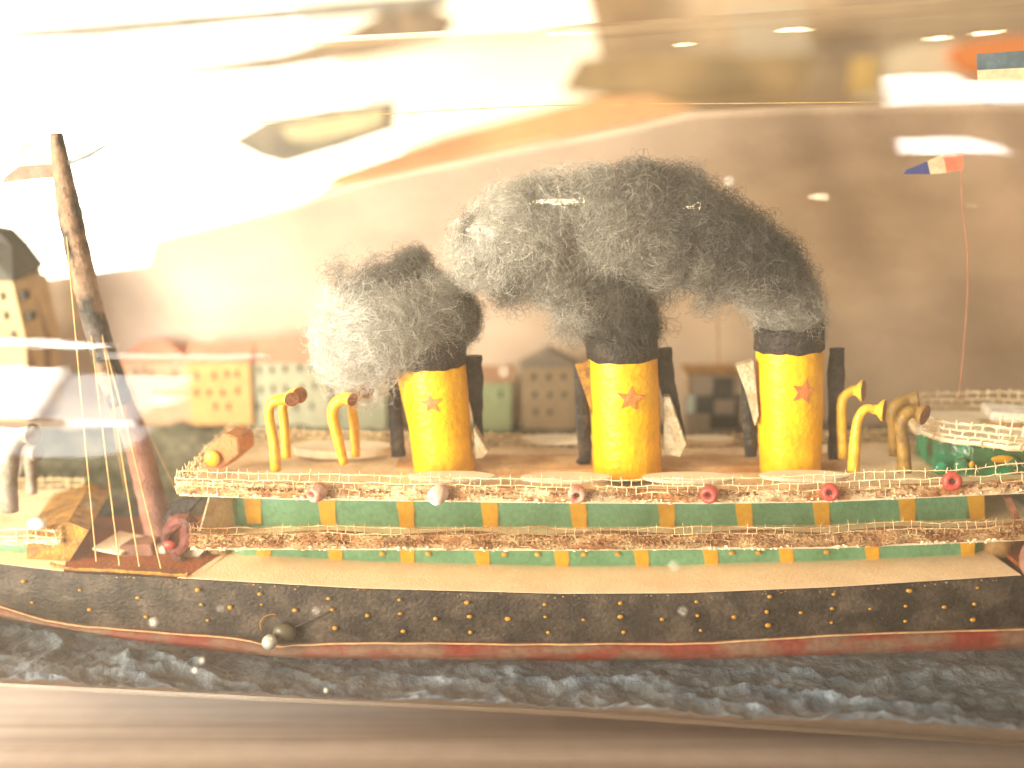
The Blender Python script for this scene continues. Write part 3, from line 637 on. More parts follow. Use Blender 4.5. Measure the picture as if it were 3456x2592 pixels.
# ventilators
def vent(pts, y, rads, mouth_dir, m='vent', mr=.33, mm='mouth', yb=None):
    P = [on(px, py, y) for px, py in pts]; sp = smoothpath(P, 20)
    d = Vector(mouth_dir).normalized(); L = len(rads)
    rr = [float(np.interp(i / 19, np.linspace(0, 1, L), rads)) for i in range(20)]
    b = MB(); b.tube(sp, rr, 12, jit=.03); e = sp[-1]
    b.tube([e - d * .15, e + d * .05, e + d * .22, e + d * .30], [rr[-1], rr[-1] * 1.15, mr * .95, mr], 16)
    o = b.build('ventilator', M[m], ship, smooth=True)
    q = MB(); q.tube([e + d * .26, e + d * .315], mr * .93, 16); q.build('ventilator_mouth', M[mm], o)
vent([(932, 1588), (925, 1500), (908, 1395), (925, 1355), (975, 1345)], 1.7, [.20, .19, .17, .2, .2], (.5, -.9, .1), mr=.27)
vent([(968, 1545), (960, 1430), (955, 1370), (975, 1340), (1000, 1330)], 2.6, [.18, .17, .17, .2, .22], (.55, -.8, .05), mr=.31)
vent([(1162, 1566), (1140, 1480), (1122, 1400), (1135, 1360), (1172, 1342)], 2.2, [.16, .2, .2, .22, .22], (.7, -.7, -.1), mr=.25)
vent([(1200, 1540), (1196, 1440), (1188, 1370), (1200, 1335), (1222, 1315)], 3.0, [.17, .18, .18, .22, .22], (.7, -.8, .1), mr=.33)
vent([(2880, 1592), (2885, 1500), (2895, 1420), (2920, 1380), (2955, 1382)], 1.4, [.22, .20, .17, .15, .16], (1, -.55, 0), mr=.40)
vent([(2846, 1545), (2840, 1400), (2845, 1345), (2868, 1322), (2886, 1318)], 3.0, [.2, .18, .18, .16, .18], (1, -.6, 0.1), mr=.42)
vent([(3052, 1592), (3048, 1500), (3040, 1430), (3060, 1395), (3095, 1392)], 1.5, [.27, .22, .22, .24, .2], (.7, -.8, -.15), m='ventdull', mr=.38)
vent([(3020, 1535), (3015, 1450), (3013, 1390), (3035, 1362), (3070, 1350)], 2.8, [.22, .20, .22, .24, .2], (1, -.3, .2), m='ventdull', mr=.32)
# orange wedge seat on the upper deck
b = MB(); b.prism([on(px, py, 2.2) for px, py in [(692, 1520), (758, 1462), (802, 1480), (808, 1530), (745, 1584), (694, 1580)]], (.3, 1.1, 0)); b.build('skylight', M['orange'], ship, bevel=.04)
b = MB(); b.ball(on(716, 1548, 2.1), .30, 12, 8, (1, .3, 1.0)); b.build('skylight_lamp', M['vent'], ship, smooth=True)

# bridge at the right end
br0 = on(3165, 1600, 2.6)
zb = zU(br0.x)
b = MB(); X = br0.x
poly = [(X, 2.9), (X + .9, 2.0), (X + 7, 1.9), (X + 7, 5.6), (X + .8, 5.6), (X, 4.9)]
b.prism([(x, y, zb) for x, y in poly], (0, 0, 1.15)); b.build('bridge_house', M['teal'], ship, bevel=.05)
for px, w in [(3280, 14), (3385, 60)]:
    p = on(px, 1568 - (px - 3280) * .18, 1.85); bb = MB(); bb.ball(p, .16, 10, 8, (w / 22., .35, .9)); bb.build('bridge_window', M['yellow'], ship, smooth=True)
for px, py, r_ in [(3175, 1580, .28), (3245, 1570, .3), (3415, 1560, .3)]:
    b = MB(); b.ball(on(px, py, 1.95), r_, 12, 8, (1, .6, .9)); b.build('paint_blob', M['teal'], ship, smooth=True)
zr = zb + 1.28
b = MB(); pp = [(X - .6, 3.6), (X - .1, 2.3), (X + 1.3, 1.7), (X + 1.9, 1.3), (X + 7, 1.2), (X + 7, 6.3), (X + .8, 6.3), (X - .3, 5.2)]
b.prism([(x, y, zr) for x, y in pp], (0, 0, .12)); b.build('bridge_deck', M['boat'], ship)
netting('bridge_railing', [(x, y, zr - .02) for x, y in pp[-2:][::-1][:0] + [pp[7], pp[0], pp[1], pp[2], pp[3], pp[4]]], lambda f: Vector((-.05, -.2, .78)), 3, .42, M['netwhite'], seed=11, rad=.040, drop=.03)
netting('bridge_railing', [(x, y, zr) for x, y in [pp[7], pp[6], pp[5]]], lambda f: Vector((0, .05, .85)), 3, .40, M['netwhite'], seed=12, rad=.036, drop=.03)
netting('bridge_railing', [(X + 1.9, 2.2, zr + .1), (X + 3.0, 2.0, zr + .1), (X + 6.5, 1.9, zr + .1)], lambda f: Vector((0, -.1, .75)), 2, .40, M['netwhite'], seed=14, rad=.038, drop=.03)
b = MB(); q = on(3385, 1395, 4.2); b.prism([(q.x - .8, 3.4, zr + .45), (q.x + .9, 3.2, zr + .4), (q.x + .9, 4.8, zr + .4), (q.x - .5, 5.0, zr + .45)], (0, 0, .35)); b.build('wheelhouse_roof', M['white'], ship, bevel=.05)
b = MB(); b.box(q.x - .3, q.x + .6, 3.7, 4.6, zr + .1, zr + .42); b.build('wheelhouse', M['box'], ship)
# tricolour flag on its wire
def wire(pts, y, r, m, name, n=24, parent=ship):
    P = [on(*p, y) if len(p) == 2 else on(p[0], p[1], p[2]) for p in pts]; b = MB(); b.tube(smoothpath(P, n), r, 5); return b.build(name, m, parent)
wire([(3236, 1345), (3262, 1050), (3265, 850), (3248, 700), (3243, 515)], 4.4, .022, M['stringpink'], 'flag_wire')
def flag(polys, y, mats, name='flag', th=.03, wav=.08):
    b = MB()
    for i, pl_ in enumerate(polys):
        P = [on(px, py, y) + Vector((0, wav * math.sin(px * .05), 0)) for px, py in pl_]; b.prism(P, (0, th, 0), mi=i)
    return b.build(name, mats, ship)
flag([[(3052, 588), (3060, 574), (3128, 545), (3140, 588)], [(3128, 545), (3186, 520), (3196, 583), (3140, 588)], [(3186, 520), (3246, 510), (3250, 572), (3196, 583)]], 4.4, [M['blue'], M['flagcream'], M['flagred']])
flag([[(3300, 182), (3520, 166), (3520, 226), (3302, 236)], [(3302, 236), (3520, 226), (3520, 296), (3308, 304)], [(3308, 304), (3520, 296), (3520, 345), (3316, 350)]], 3.0, [M['slate'], M['flagcream'], M['skyblue']])
wire([(3462, 160), (3475, 700), (3500, 1500)], 3.0, .03, M['string'], 'flagpole')
b = MB(); b.prism([on(px, py, 1.2) for px, py in [(3392, 1682), (3412, 1678), (3455, 1775), (3435, 1790)]], (.05, .3, 0)); b.build('brace', M['mouth'], ship)
b = MB(); b.ball(on(3482, 1885, .3), .6, 14, 10, (.7, .6, 1.2)); b.build('bollard', M['mastred'], ship, smooth=True)

# ------------------------------------------------------------------ well deck, mast, rigging
b = MB(); zf = on(300, 1922, .8).z - .05
b.prism([(on(175, 1915, .7).x, .85, zf), (on(640, 1940, .3).x, .30, zf - .05), (on(760, 1900, 2).x, 3.0, zf), (8.0, 6.4, zf), (-.6, 6.0, zf), (-.2, 3.0, zf)], (0, 0, .09)); b.build('well_deck', M['red'], ship)
b = MB(); b.tube(wob([on(170, 1902, .75), on(215, 1918, .75), on(400, 1926, .35), on(630, 1943, .1)], 50, .04, 3), .055, 6, jit=.3); b.build('bulwark', M['gold'], ship)
b = MB(); b.prism([on(px, py, 1.4) for px, py in [(90, 1900), (215, 1925), (300, 1790), (230, 1760), (90, 1800)]], (-.9, 4.4, 0)); b.build('break_wall', M['gold'], ship)
b = MB(); h = on(385, 1868, 2.0)
b.prism([(h.x - .75, 1.9, zf + .35), (h.x + .35, 1.7, zf + .22), (h.x + .95, 2.9, zf + .4), (h.x - .15, 3.1, zf + .55)], (0, 0, .09)); b.build('hatch_cover', M['deck'], ship)
b = MB(); b.prism([(h.x + .3, 1.9, zf), (h.x + 1.5, 2.0, zf), (h.x + 1.6, 3.1, zf), (h.x + .6, 3.1, zf)], (-.1, 0, .5)); b.build('hatch', M['mastred'], ship, bevel=.05)
b = MB(); b.box(on(520, 1850, 2.4).x, on(520, 1850, 2.4).x + .5, 2.2, 2.6, zf, zf + .35); b.build('bollard', M['boat'], ship, bevel=.05)
pipe([(610, 1895), (590, 1860), (560, 1835), (565, 1800), (585, 1770), (615, 1755), (640, 1775), (630, 1830), (600, 1860)], [20, 18, 14, 20, 26, 30, 32, 26, 20], 1.6, 'winchred', 1, 'winch')
b = MB(); b.ball(on(572, 1838, 1.35), .2, 12, 8, (1.2, .8, .8)); b.build('winch_light', M['ringred'], ship, smooth=True)
b = MB(); b.prism([on(px, py, 2.2) for px, py in [(545, 1760), (580, 1700), (690, 1670), (640, 1720), (600, 1770)]], (.1, .6, 0)); b.build('derrick_plate', M['black'], ship)
b = MB(); b.prism([on(px, py, 1.9) for px, py in [(608, 1860), (690, 1855), (670, 1880), (640, 1888), (600, 1875)]], (.1, .4, 0)); b.build('small_hatch', M['boat'], ship)
MY = 3.4
mp_ = [on(*p, MY) for p in [(548, 1850), (508, 1670), (461, 1490), (398, 1340), (340, 1160), (296, 997), (250, 790), (214, 605), (190, 450)]]
sp = smoothpath(mp_, 60)
rr = [float(np.interp(i / 59, [0, .2, .5, .8, 1], [.56, .50, .46, .42, .20])) for i in range(60)]
b = MB(); b.tube(sp[:22], rr[:22], 14, jit=.04); mast = b.build('mast', M['mastred'], ship, smooth=True)
b = MB(); b.tube(sp[21:], [r * .97 for r in rr[21:]], 14, jit=.06); b.build('upper_mast', M['mast'], mast, smooth=True)
for tp, bt in [((222, 760), (325, 1896)), ((303, 1090), (403, 1908)), ((345, 1130), (470, 1912)), ((350, 1150), (543, 1918))]:
    wire([(*tp, MY - .3), (*[(tp[0] * .45 + bt[0] * .55 - 6), (tp[1] + bt[1]) / 2], 2.0), (*bt, .4)], 0, .028, M['string'], 'rigging_line')
for tp, bt in [((360, 1150), (572, 1735)), ((380, 1150), (592, 1650)), ((350, 1150), (425, 1660))]:
    wire([(*tp, MY + .3), (tp[0] * .4 + bt[0] * .6 - 8, tp[1] * .4 + bt[1] * .6, 4.2), (*bt, 5.0)], 0, .02, M['string'], 'rigging_line')
wire([(190, 452), (700, 425), (1300, 385), (1900, 355), (2600, 348), (3520, 338)], MY, .018, M['string'], 'fore_stay', 60)
flag([[(40, 485), (90, 478), (195, 478), (196, 508), (50, 512)], [(50, 512), (196, 508), (190, 553), (60, 562), (95, 530)], [(60, 562), (190, 553), (190, 598), (110, 604), (8, 618), (12, 600)]], MY, [M['paleblue'], M['flagcream'], M['palered']])
flag([[(222, 545), (300, 510), (385, 475), (300, 530), (224, 560)]], MY, [M['paleblue']], 'pennant')
# forward house at the left edge
zfr = on(150, 1832, 1.2).z
b = MB(); b.prism([(-9, 1.5, zfr), (.95, 1.2, zfr), (.75, 3.5, zfr), (-.5, 6.9, zfr), (-9, 6.9, zfr)], (0, 0, .12)); b.build('forward_deck', M['deck'], ship)
b = MB(); b.prism([(-9, 2.2, zf - .1), (.3, 1.9, zf - .1), (-.2, 5.9, zf - .1), (-9, 5.9, zf - .1)], (0, 0, zfr - zf + .08)); b.build('forward_house', M['green'], ship)
netting('forward_railing', [(-6, 1.35, zfr), (.95, 1.1, zfr), (.8, 3.5, zfr), (-.45, 6.9, zfr), (-8, 6.9, zfr)], lambda f: Vector((0, 0, .52)), 2, .36, M['net'], seed=21, rad=.03)
b = MB(); b.ball(on(125, 1768, 1.0), .3, 12, 8, (1.2, .8, .8)); b.build('lamp_globe', M['white'], ship, smooth=True)
vent([(35, 1725), (30, 1620), (38, 1520), (60, 1480), (90, 1465)], 2.4, [.30, .30, .34, .34, .3], (1, -.4, .1), m='ventgrey', mr=.4, mm='ventgrey')
vent([(108, 1665), (104, 1600), (100, 1560), (108, 1530)], 4.2, [.2, .2, .22, .24], (1, -.4, .1), m='ventgrey', mr=.3, mm='ventgrey')

# ------------------------------------------------------------------ sea, shore, backdrop
def zsea(x):
    return float(np.interp(x, SX, SZ))
SX = []; SZ = []
for px in range(-1300, 5000, 100):
    p = on(px, r_bot(px) + 4, yh(px) - .3); SX.append(p.x); SZ.append(p.z)
def rf(px): return I(px, [-900, 0, 400, 700, 1200, 1900, 2400, 3000, 3456, 4300], [2270, 2292, 2305, 2340, 2398, 2392, 2432, 2462, 2480, 2500])
b = MB(); NX, NY, NA = 420, 110, 14; vs = []; tone = []; XX = np.linspace(-6.5, 43, NX); fi = []
for x in XX:
    zs = zsea(x); r = RB(x) - .18
    hc = math.sqrt(max(.5, r * r - (CZ - zs) ** 2))
    yf = CY - hc; yb_ = CY + hc - .1
    for j in range(NY):
        u = (j / (NY - 1)) ** 1.7; y = yf + (yb_ - yf) * u
        P = Vector((x, y, 0))
        q = noise.noise(P * .55) + .5 * noise.noise(P * 1.3 + Vector((5, 1, 0)))
        rdg = 1 - abs(noise.noise(Vector((x * .34 + y * .30, y * .5 - x * .1, 2)))) * 2.6
        rdg2 = 1 - abs(noise.noise(Vector((x * 1.3 - y * .5, y * 1.5, 7)))) * 2.0
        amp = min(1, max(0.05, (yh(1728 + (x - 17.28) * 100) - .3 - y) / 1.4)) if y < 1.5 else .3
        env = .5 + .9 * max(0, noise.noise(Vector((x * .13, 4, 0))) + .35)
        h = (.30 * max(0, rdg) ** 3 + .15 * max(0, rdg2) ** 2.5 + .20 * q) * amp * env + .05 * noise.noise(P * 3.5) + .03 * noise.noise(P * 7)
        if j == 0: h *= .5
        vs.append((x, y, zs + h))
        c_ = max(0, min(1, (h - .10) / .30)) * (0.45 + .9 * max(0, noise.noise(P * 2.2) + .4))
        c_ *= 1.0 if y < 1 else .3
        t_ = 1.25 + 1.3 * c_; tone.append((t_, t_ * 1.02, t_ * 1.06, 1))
    for j in range(NA):                                       # underside against the glass
        a0 = math.atan2(zs - CZ, yb_ - CY); a1 = math.atan2(zs - CZ, yf - CY)
        a = a0 - (a0 - (a1)) * (j + .5) / NA if False else a0 + ((a1 - a0)) * (j + .5) / NA
        vs.append((x, CY + r * math.cos(a), CZ + r * math.sin(a))); tone.append((1, 1, 1, 1))
K = NY + NA; fs = []; mi = []
for i in range(NX - 1):
    for k in range(K):
        a = i * K + k; c_ = i * K + (k + 1) % K; fs.append((a, c_, c_ + K, a + K)); mi.append(0 if k < NY - 1 else 1)
b.v = vs; b.f = fs + [tuple(range(K)), tuple(range((NX - 1) * K, NX * K))]; b.mi = mi + [1, 1]
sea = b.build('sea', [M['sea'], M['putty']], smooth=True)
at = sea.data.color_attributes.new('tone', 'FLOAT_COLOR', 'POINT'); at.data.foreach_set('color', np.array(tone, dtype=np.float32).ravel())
tag(sea, kind='structure')
b = MB(); NX, NY = 240, 50; vs = []
for x in np.linspace(-5, 42, NX):
    for j in range(NY):
        y = 7.6 + (14.6 - 7.6) * j / (NY - 1); u = (y - 7.6) / 5.0
        z = -.3 + 5.0 * min(1, max(0, u)) ** .8 - (0.6 * max(0, u - 1))
        P = Vector((x, y, 0)); z += (.35 * noise.noise(P * .6) + .22 * noise.noise(P * 1.8) + .12 * noise.noise(P * 5)) * min(1, u * 3)
        z += .25 * I(x, [0, 6, 20, 40], [.6, .6, 0, 0]); vs.append((x, y, z))
b.add(vs, [(i * NY + k, i * NY + k + 1, (i + 1) * NY + k + 1, (i + 1) * NY + k) for i in range(NX - 1) for k in range(NY - 1)])
tag(b.build('hill', M['hill'], smooth=True), kind='structure')
# backdrop card curved along the back of the bottle
b = MB(); vs = []; xs = list(range(-900, 4400, 25)); NR = 40
def r_card(px): return I(px, [-900, 0, 100, 500, 508, 516, 700, 1000, 1130, 1200, 1700, 2150, 2330, 2700, 3456, 4400], [1010, 960, 952, 897, 895, 812, 770, 692, 640, 618, 512, 425, 382, 362, 352, 345])
for px in xs:
    for j in range(NR):
        row = r_card(px) + (1560 - r_card(px)) * j / (NR - 1)
        p = oncyl(px, row, -.35 + .10 * noise.noise(Vector((px * .004, row * .004, 0))), True); vs.append(p)
b.add(vs, [(i * NR + k, i * NR + k + 1, (i + 1) * NR + k + 1, (i + 1) * NR + k) for i in range(len(xs) - 1) for k in range(NR - 1)])
o = b.build('backdrop_card', M['paperback'], smooth=True); md = o.modifiers.new('thickness', 'SOLIDIFY'); md.thickness = .06; md.offset = 1
tn = []
for px in xs:
    for j in range(NR):
        row = r_card(px) + (1560 - r_card(px)) * j / (NR - 1)
        w_ = min(1, max(0, (px - 900) / 1800)); d_ = noise.noise(Vector(((px - row * .45) * .0055, row * .0009, 4))); h_ = noise.noise(Vector((px * .0012, row * .012, 8)))
        v_ = 1 + w_ * .16 * d_ * 1.6 + .05 * h_; tn.append((v_ * (1.0 - .06 * w_), v_ * (1.0 - .14 * w_), v_ * (1.0 - .26 * w_), 1))
at = o.data.color_attributes.new('tone', 'FLOAT_COLOR', 'POINT'); at.data.foreach_set('color', np.array(tn, dtype=np.float32).ravel())
tag(o, 'mauve tan sky card curving up behind the model town inside the bottle', 'backdrop')

# ------------------------------------------------------------------ houses of the little town
def house(name, x0, x1, rt, rb_, y, wm, roofm, label, roof='band', rr_=0, wins=(), dep=1.4, wsz=(10, 24), cat='house', sidew=None):
    a = on(x0, rb_, y); c_ = on(x1, rt, y)
    h = thing(name, ((a.x + c_.x) / 2, y, a.z), label, cat, 'houses of the little town')
    b = MB(); b.box(a.x, c_.x, y, y + dep, a.z - .5, c_.z); wl_ = b.build('wall', wm, h, bevel=.03)
    if roof == 'band':
        T = on(x0, rr_, y + dep * .5).z; b = MB()
        b.prism([(a.x - .08, y - .08, c_.z), (a.x - .08, y + dep * .5, T), (a.x - .08, y + dep + .08, c_.z)], (c_.x - a.x + .16, 0, 0)); b.build('roof', roofm, h)
    elif roof == 'gable':
        T = on(x0, rr_, y).z; b = MB()
        b.prism([(a.x - .12, y - .06, c_.z), ((a.x + c_.x) / 2, y - .06, T), (c_.x + .12, y - .06, c_.z)], (0, dep + .1, 0)); b.build('roof', roofm, h, bevel=.02)
    elif roof == 'hip':
        T = on(x0, rr_, y).z; mx_ = (c_.x - a.x); b = MB()
        b.add([(a.x - .1, y - .1, c_.z), (c_.x + .1, y - .1, c_.z), (c_.x + .1, y + dep + .1, c_.z), (a.x - .1, y + dep + .1, c_.z), (a.x + mx_ * .35, y + dep / 2, T), (c_.x - mx_ * .35, y + dep / 2, T)],
              [(0, 1, 5, 4), (1, 2, 5), (2, 3, 4, 5), (3, 0, 4), (0, 3, 2, 1)]); b.build('roof', roofm, h)
    for px, py in wins:
        p = on(px, py, y); w, hh = wsz[0] / 2 / 3500 * 48, wsz[1] / 2 / 3500 * 48
        b = MB(); b.box(p.x - w, p.x + w, y - .03, y + .03, p.z - hh, p.z + hh); b.build('window', M['dark'], h)
    return h
pinkr = wallmat('roof_pink', (.58, .25, .17)); 
house('town_house', 395, 642, 1225, 1420, 12.8, wallmat('wall_pinkish', (.52, .33, .22)), pinkr, 'pinkish house with a low hipped roof left of the orange house', 'hip', 1160, [(460, 1255), (488, 1250), (512, 1260), (590, 1262), (450, 1320), (520, 1320)])
house('town_house', 645, 843, 1222, 1400, 12.4, wallmat('wall_orange', (.66, .37, .16)), pinkr, 'orange house with three rows of dark windows', 'band', 1158,
      [(663, 1268), (722, 1268), (768, 1262), (800, 1262), (663, 1325), (706, 1325), (752, 1325), (803, 1318), (728, 1370), (772, 1372)])
house('town_house', 852, 1110, 1222, 1410, 12.6, wallmat('wall_green', (.42, .41, .30)), pinkr, 'long pale green house with pink roof beside the orange one', 'band', 1140,
      [(875, 1248), (918, 1248), (962, 1245), (1012, 1242), (1055, 1242), (1100, 1248), (880, 1315), (922, 1312), (965, 1312), (1018, 1308), (1062, 1302), (1102, 1305), (872, 1372), (935, 1370), (1000, 1375), (1052, 1370)])
house('town_house', 1114, 1300, 1250, 1420, 12.9, wallmat('wall_greygreen', (.34, .34, .25)), pinkr, 'grey green house half hidden by smoke left of the first funnel', 'band', 1195, [(1150, 1290), (1200, 1290), (1150, 1350), (1200, 1350)])
house('town_house', 1600, 1728, 1290, 1420, 12.6, wallmat('wall_green_small', (.28, .32, .18)), wallmat('roof_brown', (.34, .20, .12)), 'small green house right of the first funnel', 'band', 1235, [(1690, 1330)])
house('town_house', 1762, 1948, 1238, 1415, 12.3, wallmat('wall_grey', (.30, .22, .14)), wallmat('roof_grey', (.20, .17, .14)), 'grey gabled house between the first and second funnel', 'gable', 1182,
      [(1802, 1272), (1852, 1272), (1902, 1272), (1805, 1332), (1855, 1332), (1905, 1332), (1808, 1390), (1855, 1392)], wsz=(12, 20))
# chequered building
q0 = on(2315, 1445, 11.5); chk = thing('chequered_tower', q0, 'black and white chequered building behind the second and third funnels', 'building')
b = MB(); a = on(2322, 1455, 11.5); c_ = on(2500, 1262, 11.5); b.box(a.x, c_.x, 11.5, 13, a.z - .6, c_.z); b.build('wall', wallmat('chequer_pale', (.34, .26, .19)), chk, bevel=.03)
for x0, x1, y0, y1 in [(2405, 2475, 1275, 1342), (2350, 2405, 1335, 1395), (2398, 2412, 1330, 1400), (2478, 2502, 1330, 1395), (2395, 2500, 1398, 1448), (2410, 2480, 1335, 1348)]:
    a = on(x0, y1, 11.5); c_ = on(x1, y0, 11.5); bb = MB(); bb.box(a.x, c_.x, 11.46, 11.55, a.z, c_.z); bb.build('dark_square', M['dark'], chk)
a = on(2315, 1325, 11.4); c_ = on(2502, 1256, 11.4); bb = MB(); bb.box(a.x, c_.x, 11.35, 13.1, c_.z - .12, c_.z); bb.build('cornice', M['gold'], chk)
a = on(2316, 1330, 11.3); bb = MB(); bb.tube([on(2318, 1330, 11.35), on(2318, 1262, 11.35)], .06, 8); bb.build('corner_post', M['string'], chk)
a = on(2320, 1395, 11.3); c_ = on(2345, 1335, 11.3); bb = MB(); bb.box(a.x, c_.x, 11.35, 11.6, a.z, c_.z); bb.build('pale_corner', mat('pale_green', (.5, .6, .48), .5), chk)
bb = MB(); bb.tube(smoothpath([on(2428, 1258, 12), on(2424, 1150, 12), on(2420, 1020, 12)], 12), .03, 5); bb.build('aerial', M['gold'], chk)
# church tower at the left edge
tw = thing('church_tower', on(60, 1200, 9.5), 'tall beige tower with a dark steep roof at the left edge', 'tower')
b = MB(); a = on(42, 1420, 9.5)
b.prism([on(px, py, 9.5) for px, py in [(-120, 945), (42, 950), (88, 1150), (96, 1420), (-120, 1420)]], (.4, 2.4, 0)); b.build('front_wall', wallmat('tower_beige', (.56, .40, .22)), tw)
b = MB(); b.prism([on(42, 950, 9.5), on(95, 905, 10.8), on(160, 1140, 10.8), on(170, 1420, 10.8), on(96, 1420, 9.5), on(88, 1150, 9.5)], (-.2, 1.5, 0)); b.build('side_wall', wallmat('tower_brown', (.32, .20, .11)), tw)
b = MB(); b.prism([on(-120, 945, 9.4), on(44, 950, 9.4), on(98, 905, 10.7), on(40, 830, 10.4), on(-10, 780, 10.2), on(-120, 760, 10.2)], (0, 1.5, 0)); b.build('roof', wallmat('tower_roof', (.10, .10, .09)), tw)
for px, py in [(20, 1065), (8, 1000), (45, 1130)]:
    p = on(px, py, 9.45); bb = MB(); bb.box(p.x - .08, p.x + .08, 9.42, 9.55, p.z - .17, p.z + .17); bb.build('window', M['dark'], tw)
for px, py in [(85, 995), (107, 1065)]:
    p = on(px, py, 9.9); bb = MB(); bb.box(p.x - .07, p.x + .07, 9.6, 10.2, p.z - .17, p.z + .17); bb.build('window', M['dark'], tw)

# ------------------------------------------------------------------ wool smoke
def wool(name, blobs, label, dens=1.0, seed=1):
    rg = np.random.default_rng(seed); k = 92.
    P, F, C, fo = [], [], [], 0
    NPT = 9; allv = []; allc = []
    for (px, py, r, yy, lum, cnt) in blobs:
        c = np.array(on(px, py, yy)); R = r / k * 1.04
        n = int(cnt * 2.9 * dens * (r / 100) ** 2)
        d = rg.normal(size=(n, 3)); d /= np.linalg.norm(d, axis=1)[:, None]
        rad = R * rg.uniform(.08, 1.0, n) ** .78
        p = c + d * rad[:, None] * np.array([1, .85, 1])
        fl = np.stack([np.sin(p[:, 2] * 1.1 + 1.3 * seed) + np.sin(p[:, 1] * 2.3 + p[:, 0] * .9), np.sin(p[:, 0] * 1.7 + p[:, 2] * 1.2), np.sin(p[:, 0] * 1.25 + 2 * seed) + np.cos(p[:, 1] * 1.9 + p[:, 2] * .8)], 1)
        tdir = rg.normal(size=(n, 3)) * .55 + fl * .8; tdir -= (tdir * d).sum(1)[:, None] * d * .9; tdir /= np.linalg.norm(tdir, axis=1)[:, None]
        ax = rg.normal(size=(n, 3)); ax /= np.linalg.norm(ax, axis=1)[:, None]
        L = R * rg.uniform(.35, 1.7, n); st = L / (NPT - 1) ; curl = rg.uniform(.02, .25, n)
        th = rg.uniform(.0022, .0052, n)
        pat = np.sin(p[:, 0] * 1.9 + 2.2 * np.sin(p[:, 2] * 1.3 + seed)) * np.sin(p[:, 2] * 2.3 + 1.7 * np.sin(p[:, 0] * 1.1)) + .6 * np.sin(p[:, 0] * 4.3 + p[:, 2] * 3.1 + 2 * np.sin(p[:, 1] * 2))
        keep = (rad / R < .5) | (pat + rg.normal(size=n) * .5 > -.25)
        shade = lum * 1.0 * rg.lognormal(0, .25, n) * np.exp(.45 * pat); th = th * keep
        pts = [p]
        for s in range(NPT - 1):
            ca, sa = np.cos(curl)[:, None], np.sin(curl)[:, None]
            tdir = tdir * ca + np.cross(ax, tdir) * sa; tdir += rg.normal(size=(n, 3)) * .11
            out_ = p - c; dist = np.linalg.norm(out_, axis=1)[:, None]
            tdir -= out_ / dist * np.clip((dist / R - .75), 0, 1) * 1.1
            tdir /= np.linalg.norm(tdir, axis=1)[:, None]
            p = p + tdir * st[:, None] * 1.3; pts.append(p)
        pts = np.stack(pts, 1)                                      # n, NPT, 3
        tan = np.gradient(pts, axis=1); tan /= np.linalg.norm(tan, axis=2)[..., None] + 1e-9
        u = np.cross(tan, np.array([.3, .2, .93])); u /= np.linalg.norm(u, axis=2)[..., None] + 1e-9; v = np.cross(tan, u)
        ring_ = []
        for q in range(3):
            a = 2 * math.pi * q / 3; ring_.append(pts + (u * math.cos(a) + v * math.sin(a)) * th[:, None, None])
        V = np.stack(ring_, 2).reshape(-1, 3); allv.append(V)
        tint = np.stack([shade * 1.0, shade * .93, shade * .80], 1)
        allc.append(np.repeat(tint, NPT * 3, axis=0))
        base = (np.arange(n) * NPT * 3)[:, None, None, None] + (np.arange(NPT - 1) * 3)[None, :, None, None]
        q = np.arange(3); quad = np.stack([q, (q + 1) % 3, (q + 1) % 3 + 3, q + 3], 1)[None, None]
        F.append((base + quad).reshape(-1, 4) + fo); fo += V.shape[0]
    # loose inner body so that the wool is dense in the middle
    cv, cf, cc = [], [], []
    for (px, py, r, yy, lum, cnt) in blobs:
        if cnt < 1650: continue
        bm = bmesh.new(); bmesh.ops.create_icosphere(bm, subdivisions=4, radius=1); c = on(px, py, yy); R = r / k * .48
        bm.verts.ensure_lookup_table(); o0 = fo + len(cv)
        for v_ in bm.verts:
            d = v_.co.normalized(); w = 1 + .35 * noise.noise(d * 2 + c) + .18 * noise.noise(d * 6 + c)
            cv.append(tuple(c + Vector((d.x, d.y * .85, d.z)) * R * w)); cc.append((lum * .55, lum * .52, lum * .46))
        for f_ in bm.faces: cf.append([o0 + v_.index for v_ in f_.verts])
        bm.free()
    V = np.concatenate(allv + ([np.array(cv)] if cv else [])); Cc = np.concatenate(allc + ([np.array(cc)] if cc else []))
    Fq = np.concatenate(F); me = bpy.data.meshes.new(name)
    me.vertices.add(len(V)); me.vertices.foreach_set('co', V.astype(np.float32).ravel())
    nl = Fq.size + 3 * len(cf); me.loops.add(nl)
    li = np.concatenate([Fq.ravel(), np.array(cf, dtype=np.int64).ravel()]) if cf else Fq.ravel()
    me.loops.foreach_set('vertex_index', li.astype(np.int32))
    npoly = len(Fq) + len(cf); me.polygons.add(npoly)
    ls = np.concatenate([np.arange(len(Fq)) * 4, Fq.size + np.arange(len(cf)) * 3]); me.polygons.foreach_set('loop_start', ls.astype(np.int32))
    me.update(calc_edges=True); me.validate()
    me.polygons.foreach_set('use_smooth', [True] * npoly)
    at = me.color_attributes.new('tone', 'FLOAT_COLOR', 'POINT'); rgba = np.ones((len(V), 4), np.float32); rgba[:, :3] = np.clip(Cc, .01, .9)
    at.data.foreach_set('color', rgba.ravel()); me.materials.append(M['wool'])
    o = bpy.data.objects.new(name, me); COL.objects.link(o); tag(o, label, 'wool', 'wool tufts standing for funnel smoke'); return o
D, Md, Lt = .11, .28, .82  # wool greys; palest blobs at left have window light painted into the colour
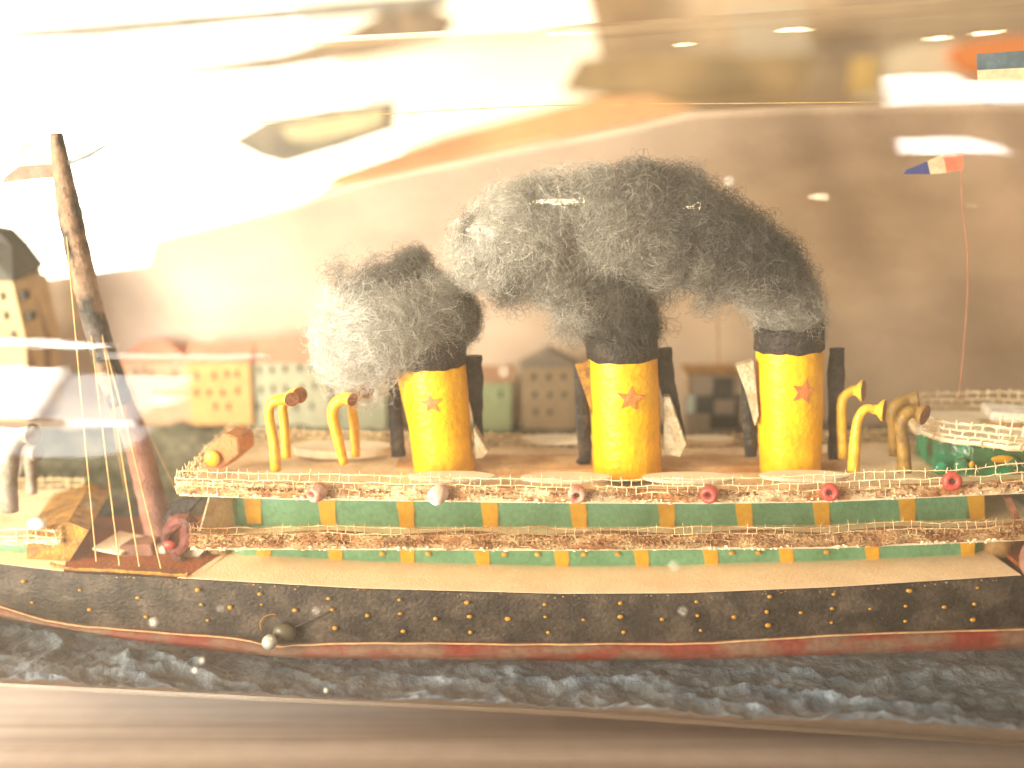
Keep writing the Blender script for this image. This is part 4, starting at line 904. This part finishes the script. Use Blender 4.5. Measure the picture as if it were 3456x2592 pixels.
wool('wool_smoke', [(1480, 1125, 78, 3.0, D, 2200), (1515, 1075, 80, 3.0, D * 1.3, 2200), (1440, 1060, 105, 2.9, Md, 2200), (1340, 1100, 120, 2.8, Md * 1.4, 2000), (1380, 1150, 80, 3.0, D * 1.8, 1800), (1445, 1020, 55, 3.0, Lt * .5, 1500), (1485, 965, 42, 2.9, Lt * .5, 1400),
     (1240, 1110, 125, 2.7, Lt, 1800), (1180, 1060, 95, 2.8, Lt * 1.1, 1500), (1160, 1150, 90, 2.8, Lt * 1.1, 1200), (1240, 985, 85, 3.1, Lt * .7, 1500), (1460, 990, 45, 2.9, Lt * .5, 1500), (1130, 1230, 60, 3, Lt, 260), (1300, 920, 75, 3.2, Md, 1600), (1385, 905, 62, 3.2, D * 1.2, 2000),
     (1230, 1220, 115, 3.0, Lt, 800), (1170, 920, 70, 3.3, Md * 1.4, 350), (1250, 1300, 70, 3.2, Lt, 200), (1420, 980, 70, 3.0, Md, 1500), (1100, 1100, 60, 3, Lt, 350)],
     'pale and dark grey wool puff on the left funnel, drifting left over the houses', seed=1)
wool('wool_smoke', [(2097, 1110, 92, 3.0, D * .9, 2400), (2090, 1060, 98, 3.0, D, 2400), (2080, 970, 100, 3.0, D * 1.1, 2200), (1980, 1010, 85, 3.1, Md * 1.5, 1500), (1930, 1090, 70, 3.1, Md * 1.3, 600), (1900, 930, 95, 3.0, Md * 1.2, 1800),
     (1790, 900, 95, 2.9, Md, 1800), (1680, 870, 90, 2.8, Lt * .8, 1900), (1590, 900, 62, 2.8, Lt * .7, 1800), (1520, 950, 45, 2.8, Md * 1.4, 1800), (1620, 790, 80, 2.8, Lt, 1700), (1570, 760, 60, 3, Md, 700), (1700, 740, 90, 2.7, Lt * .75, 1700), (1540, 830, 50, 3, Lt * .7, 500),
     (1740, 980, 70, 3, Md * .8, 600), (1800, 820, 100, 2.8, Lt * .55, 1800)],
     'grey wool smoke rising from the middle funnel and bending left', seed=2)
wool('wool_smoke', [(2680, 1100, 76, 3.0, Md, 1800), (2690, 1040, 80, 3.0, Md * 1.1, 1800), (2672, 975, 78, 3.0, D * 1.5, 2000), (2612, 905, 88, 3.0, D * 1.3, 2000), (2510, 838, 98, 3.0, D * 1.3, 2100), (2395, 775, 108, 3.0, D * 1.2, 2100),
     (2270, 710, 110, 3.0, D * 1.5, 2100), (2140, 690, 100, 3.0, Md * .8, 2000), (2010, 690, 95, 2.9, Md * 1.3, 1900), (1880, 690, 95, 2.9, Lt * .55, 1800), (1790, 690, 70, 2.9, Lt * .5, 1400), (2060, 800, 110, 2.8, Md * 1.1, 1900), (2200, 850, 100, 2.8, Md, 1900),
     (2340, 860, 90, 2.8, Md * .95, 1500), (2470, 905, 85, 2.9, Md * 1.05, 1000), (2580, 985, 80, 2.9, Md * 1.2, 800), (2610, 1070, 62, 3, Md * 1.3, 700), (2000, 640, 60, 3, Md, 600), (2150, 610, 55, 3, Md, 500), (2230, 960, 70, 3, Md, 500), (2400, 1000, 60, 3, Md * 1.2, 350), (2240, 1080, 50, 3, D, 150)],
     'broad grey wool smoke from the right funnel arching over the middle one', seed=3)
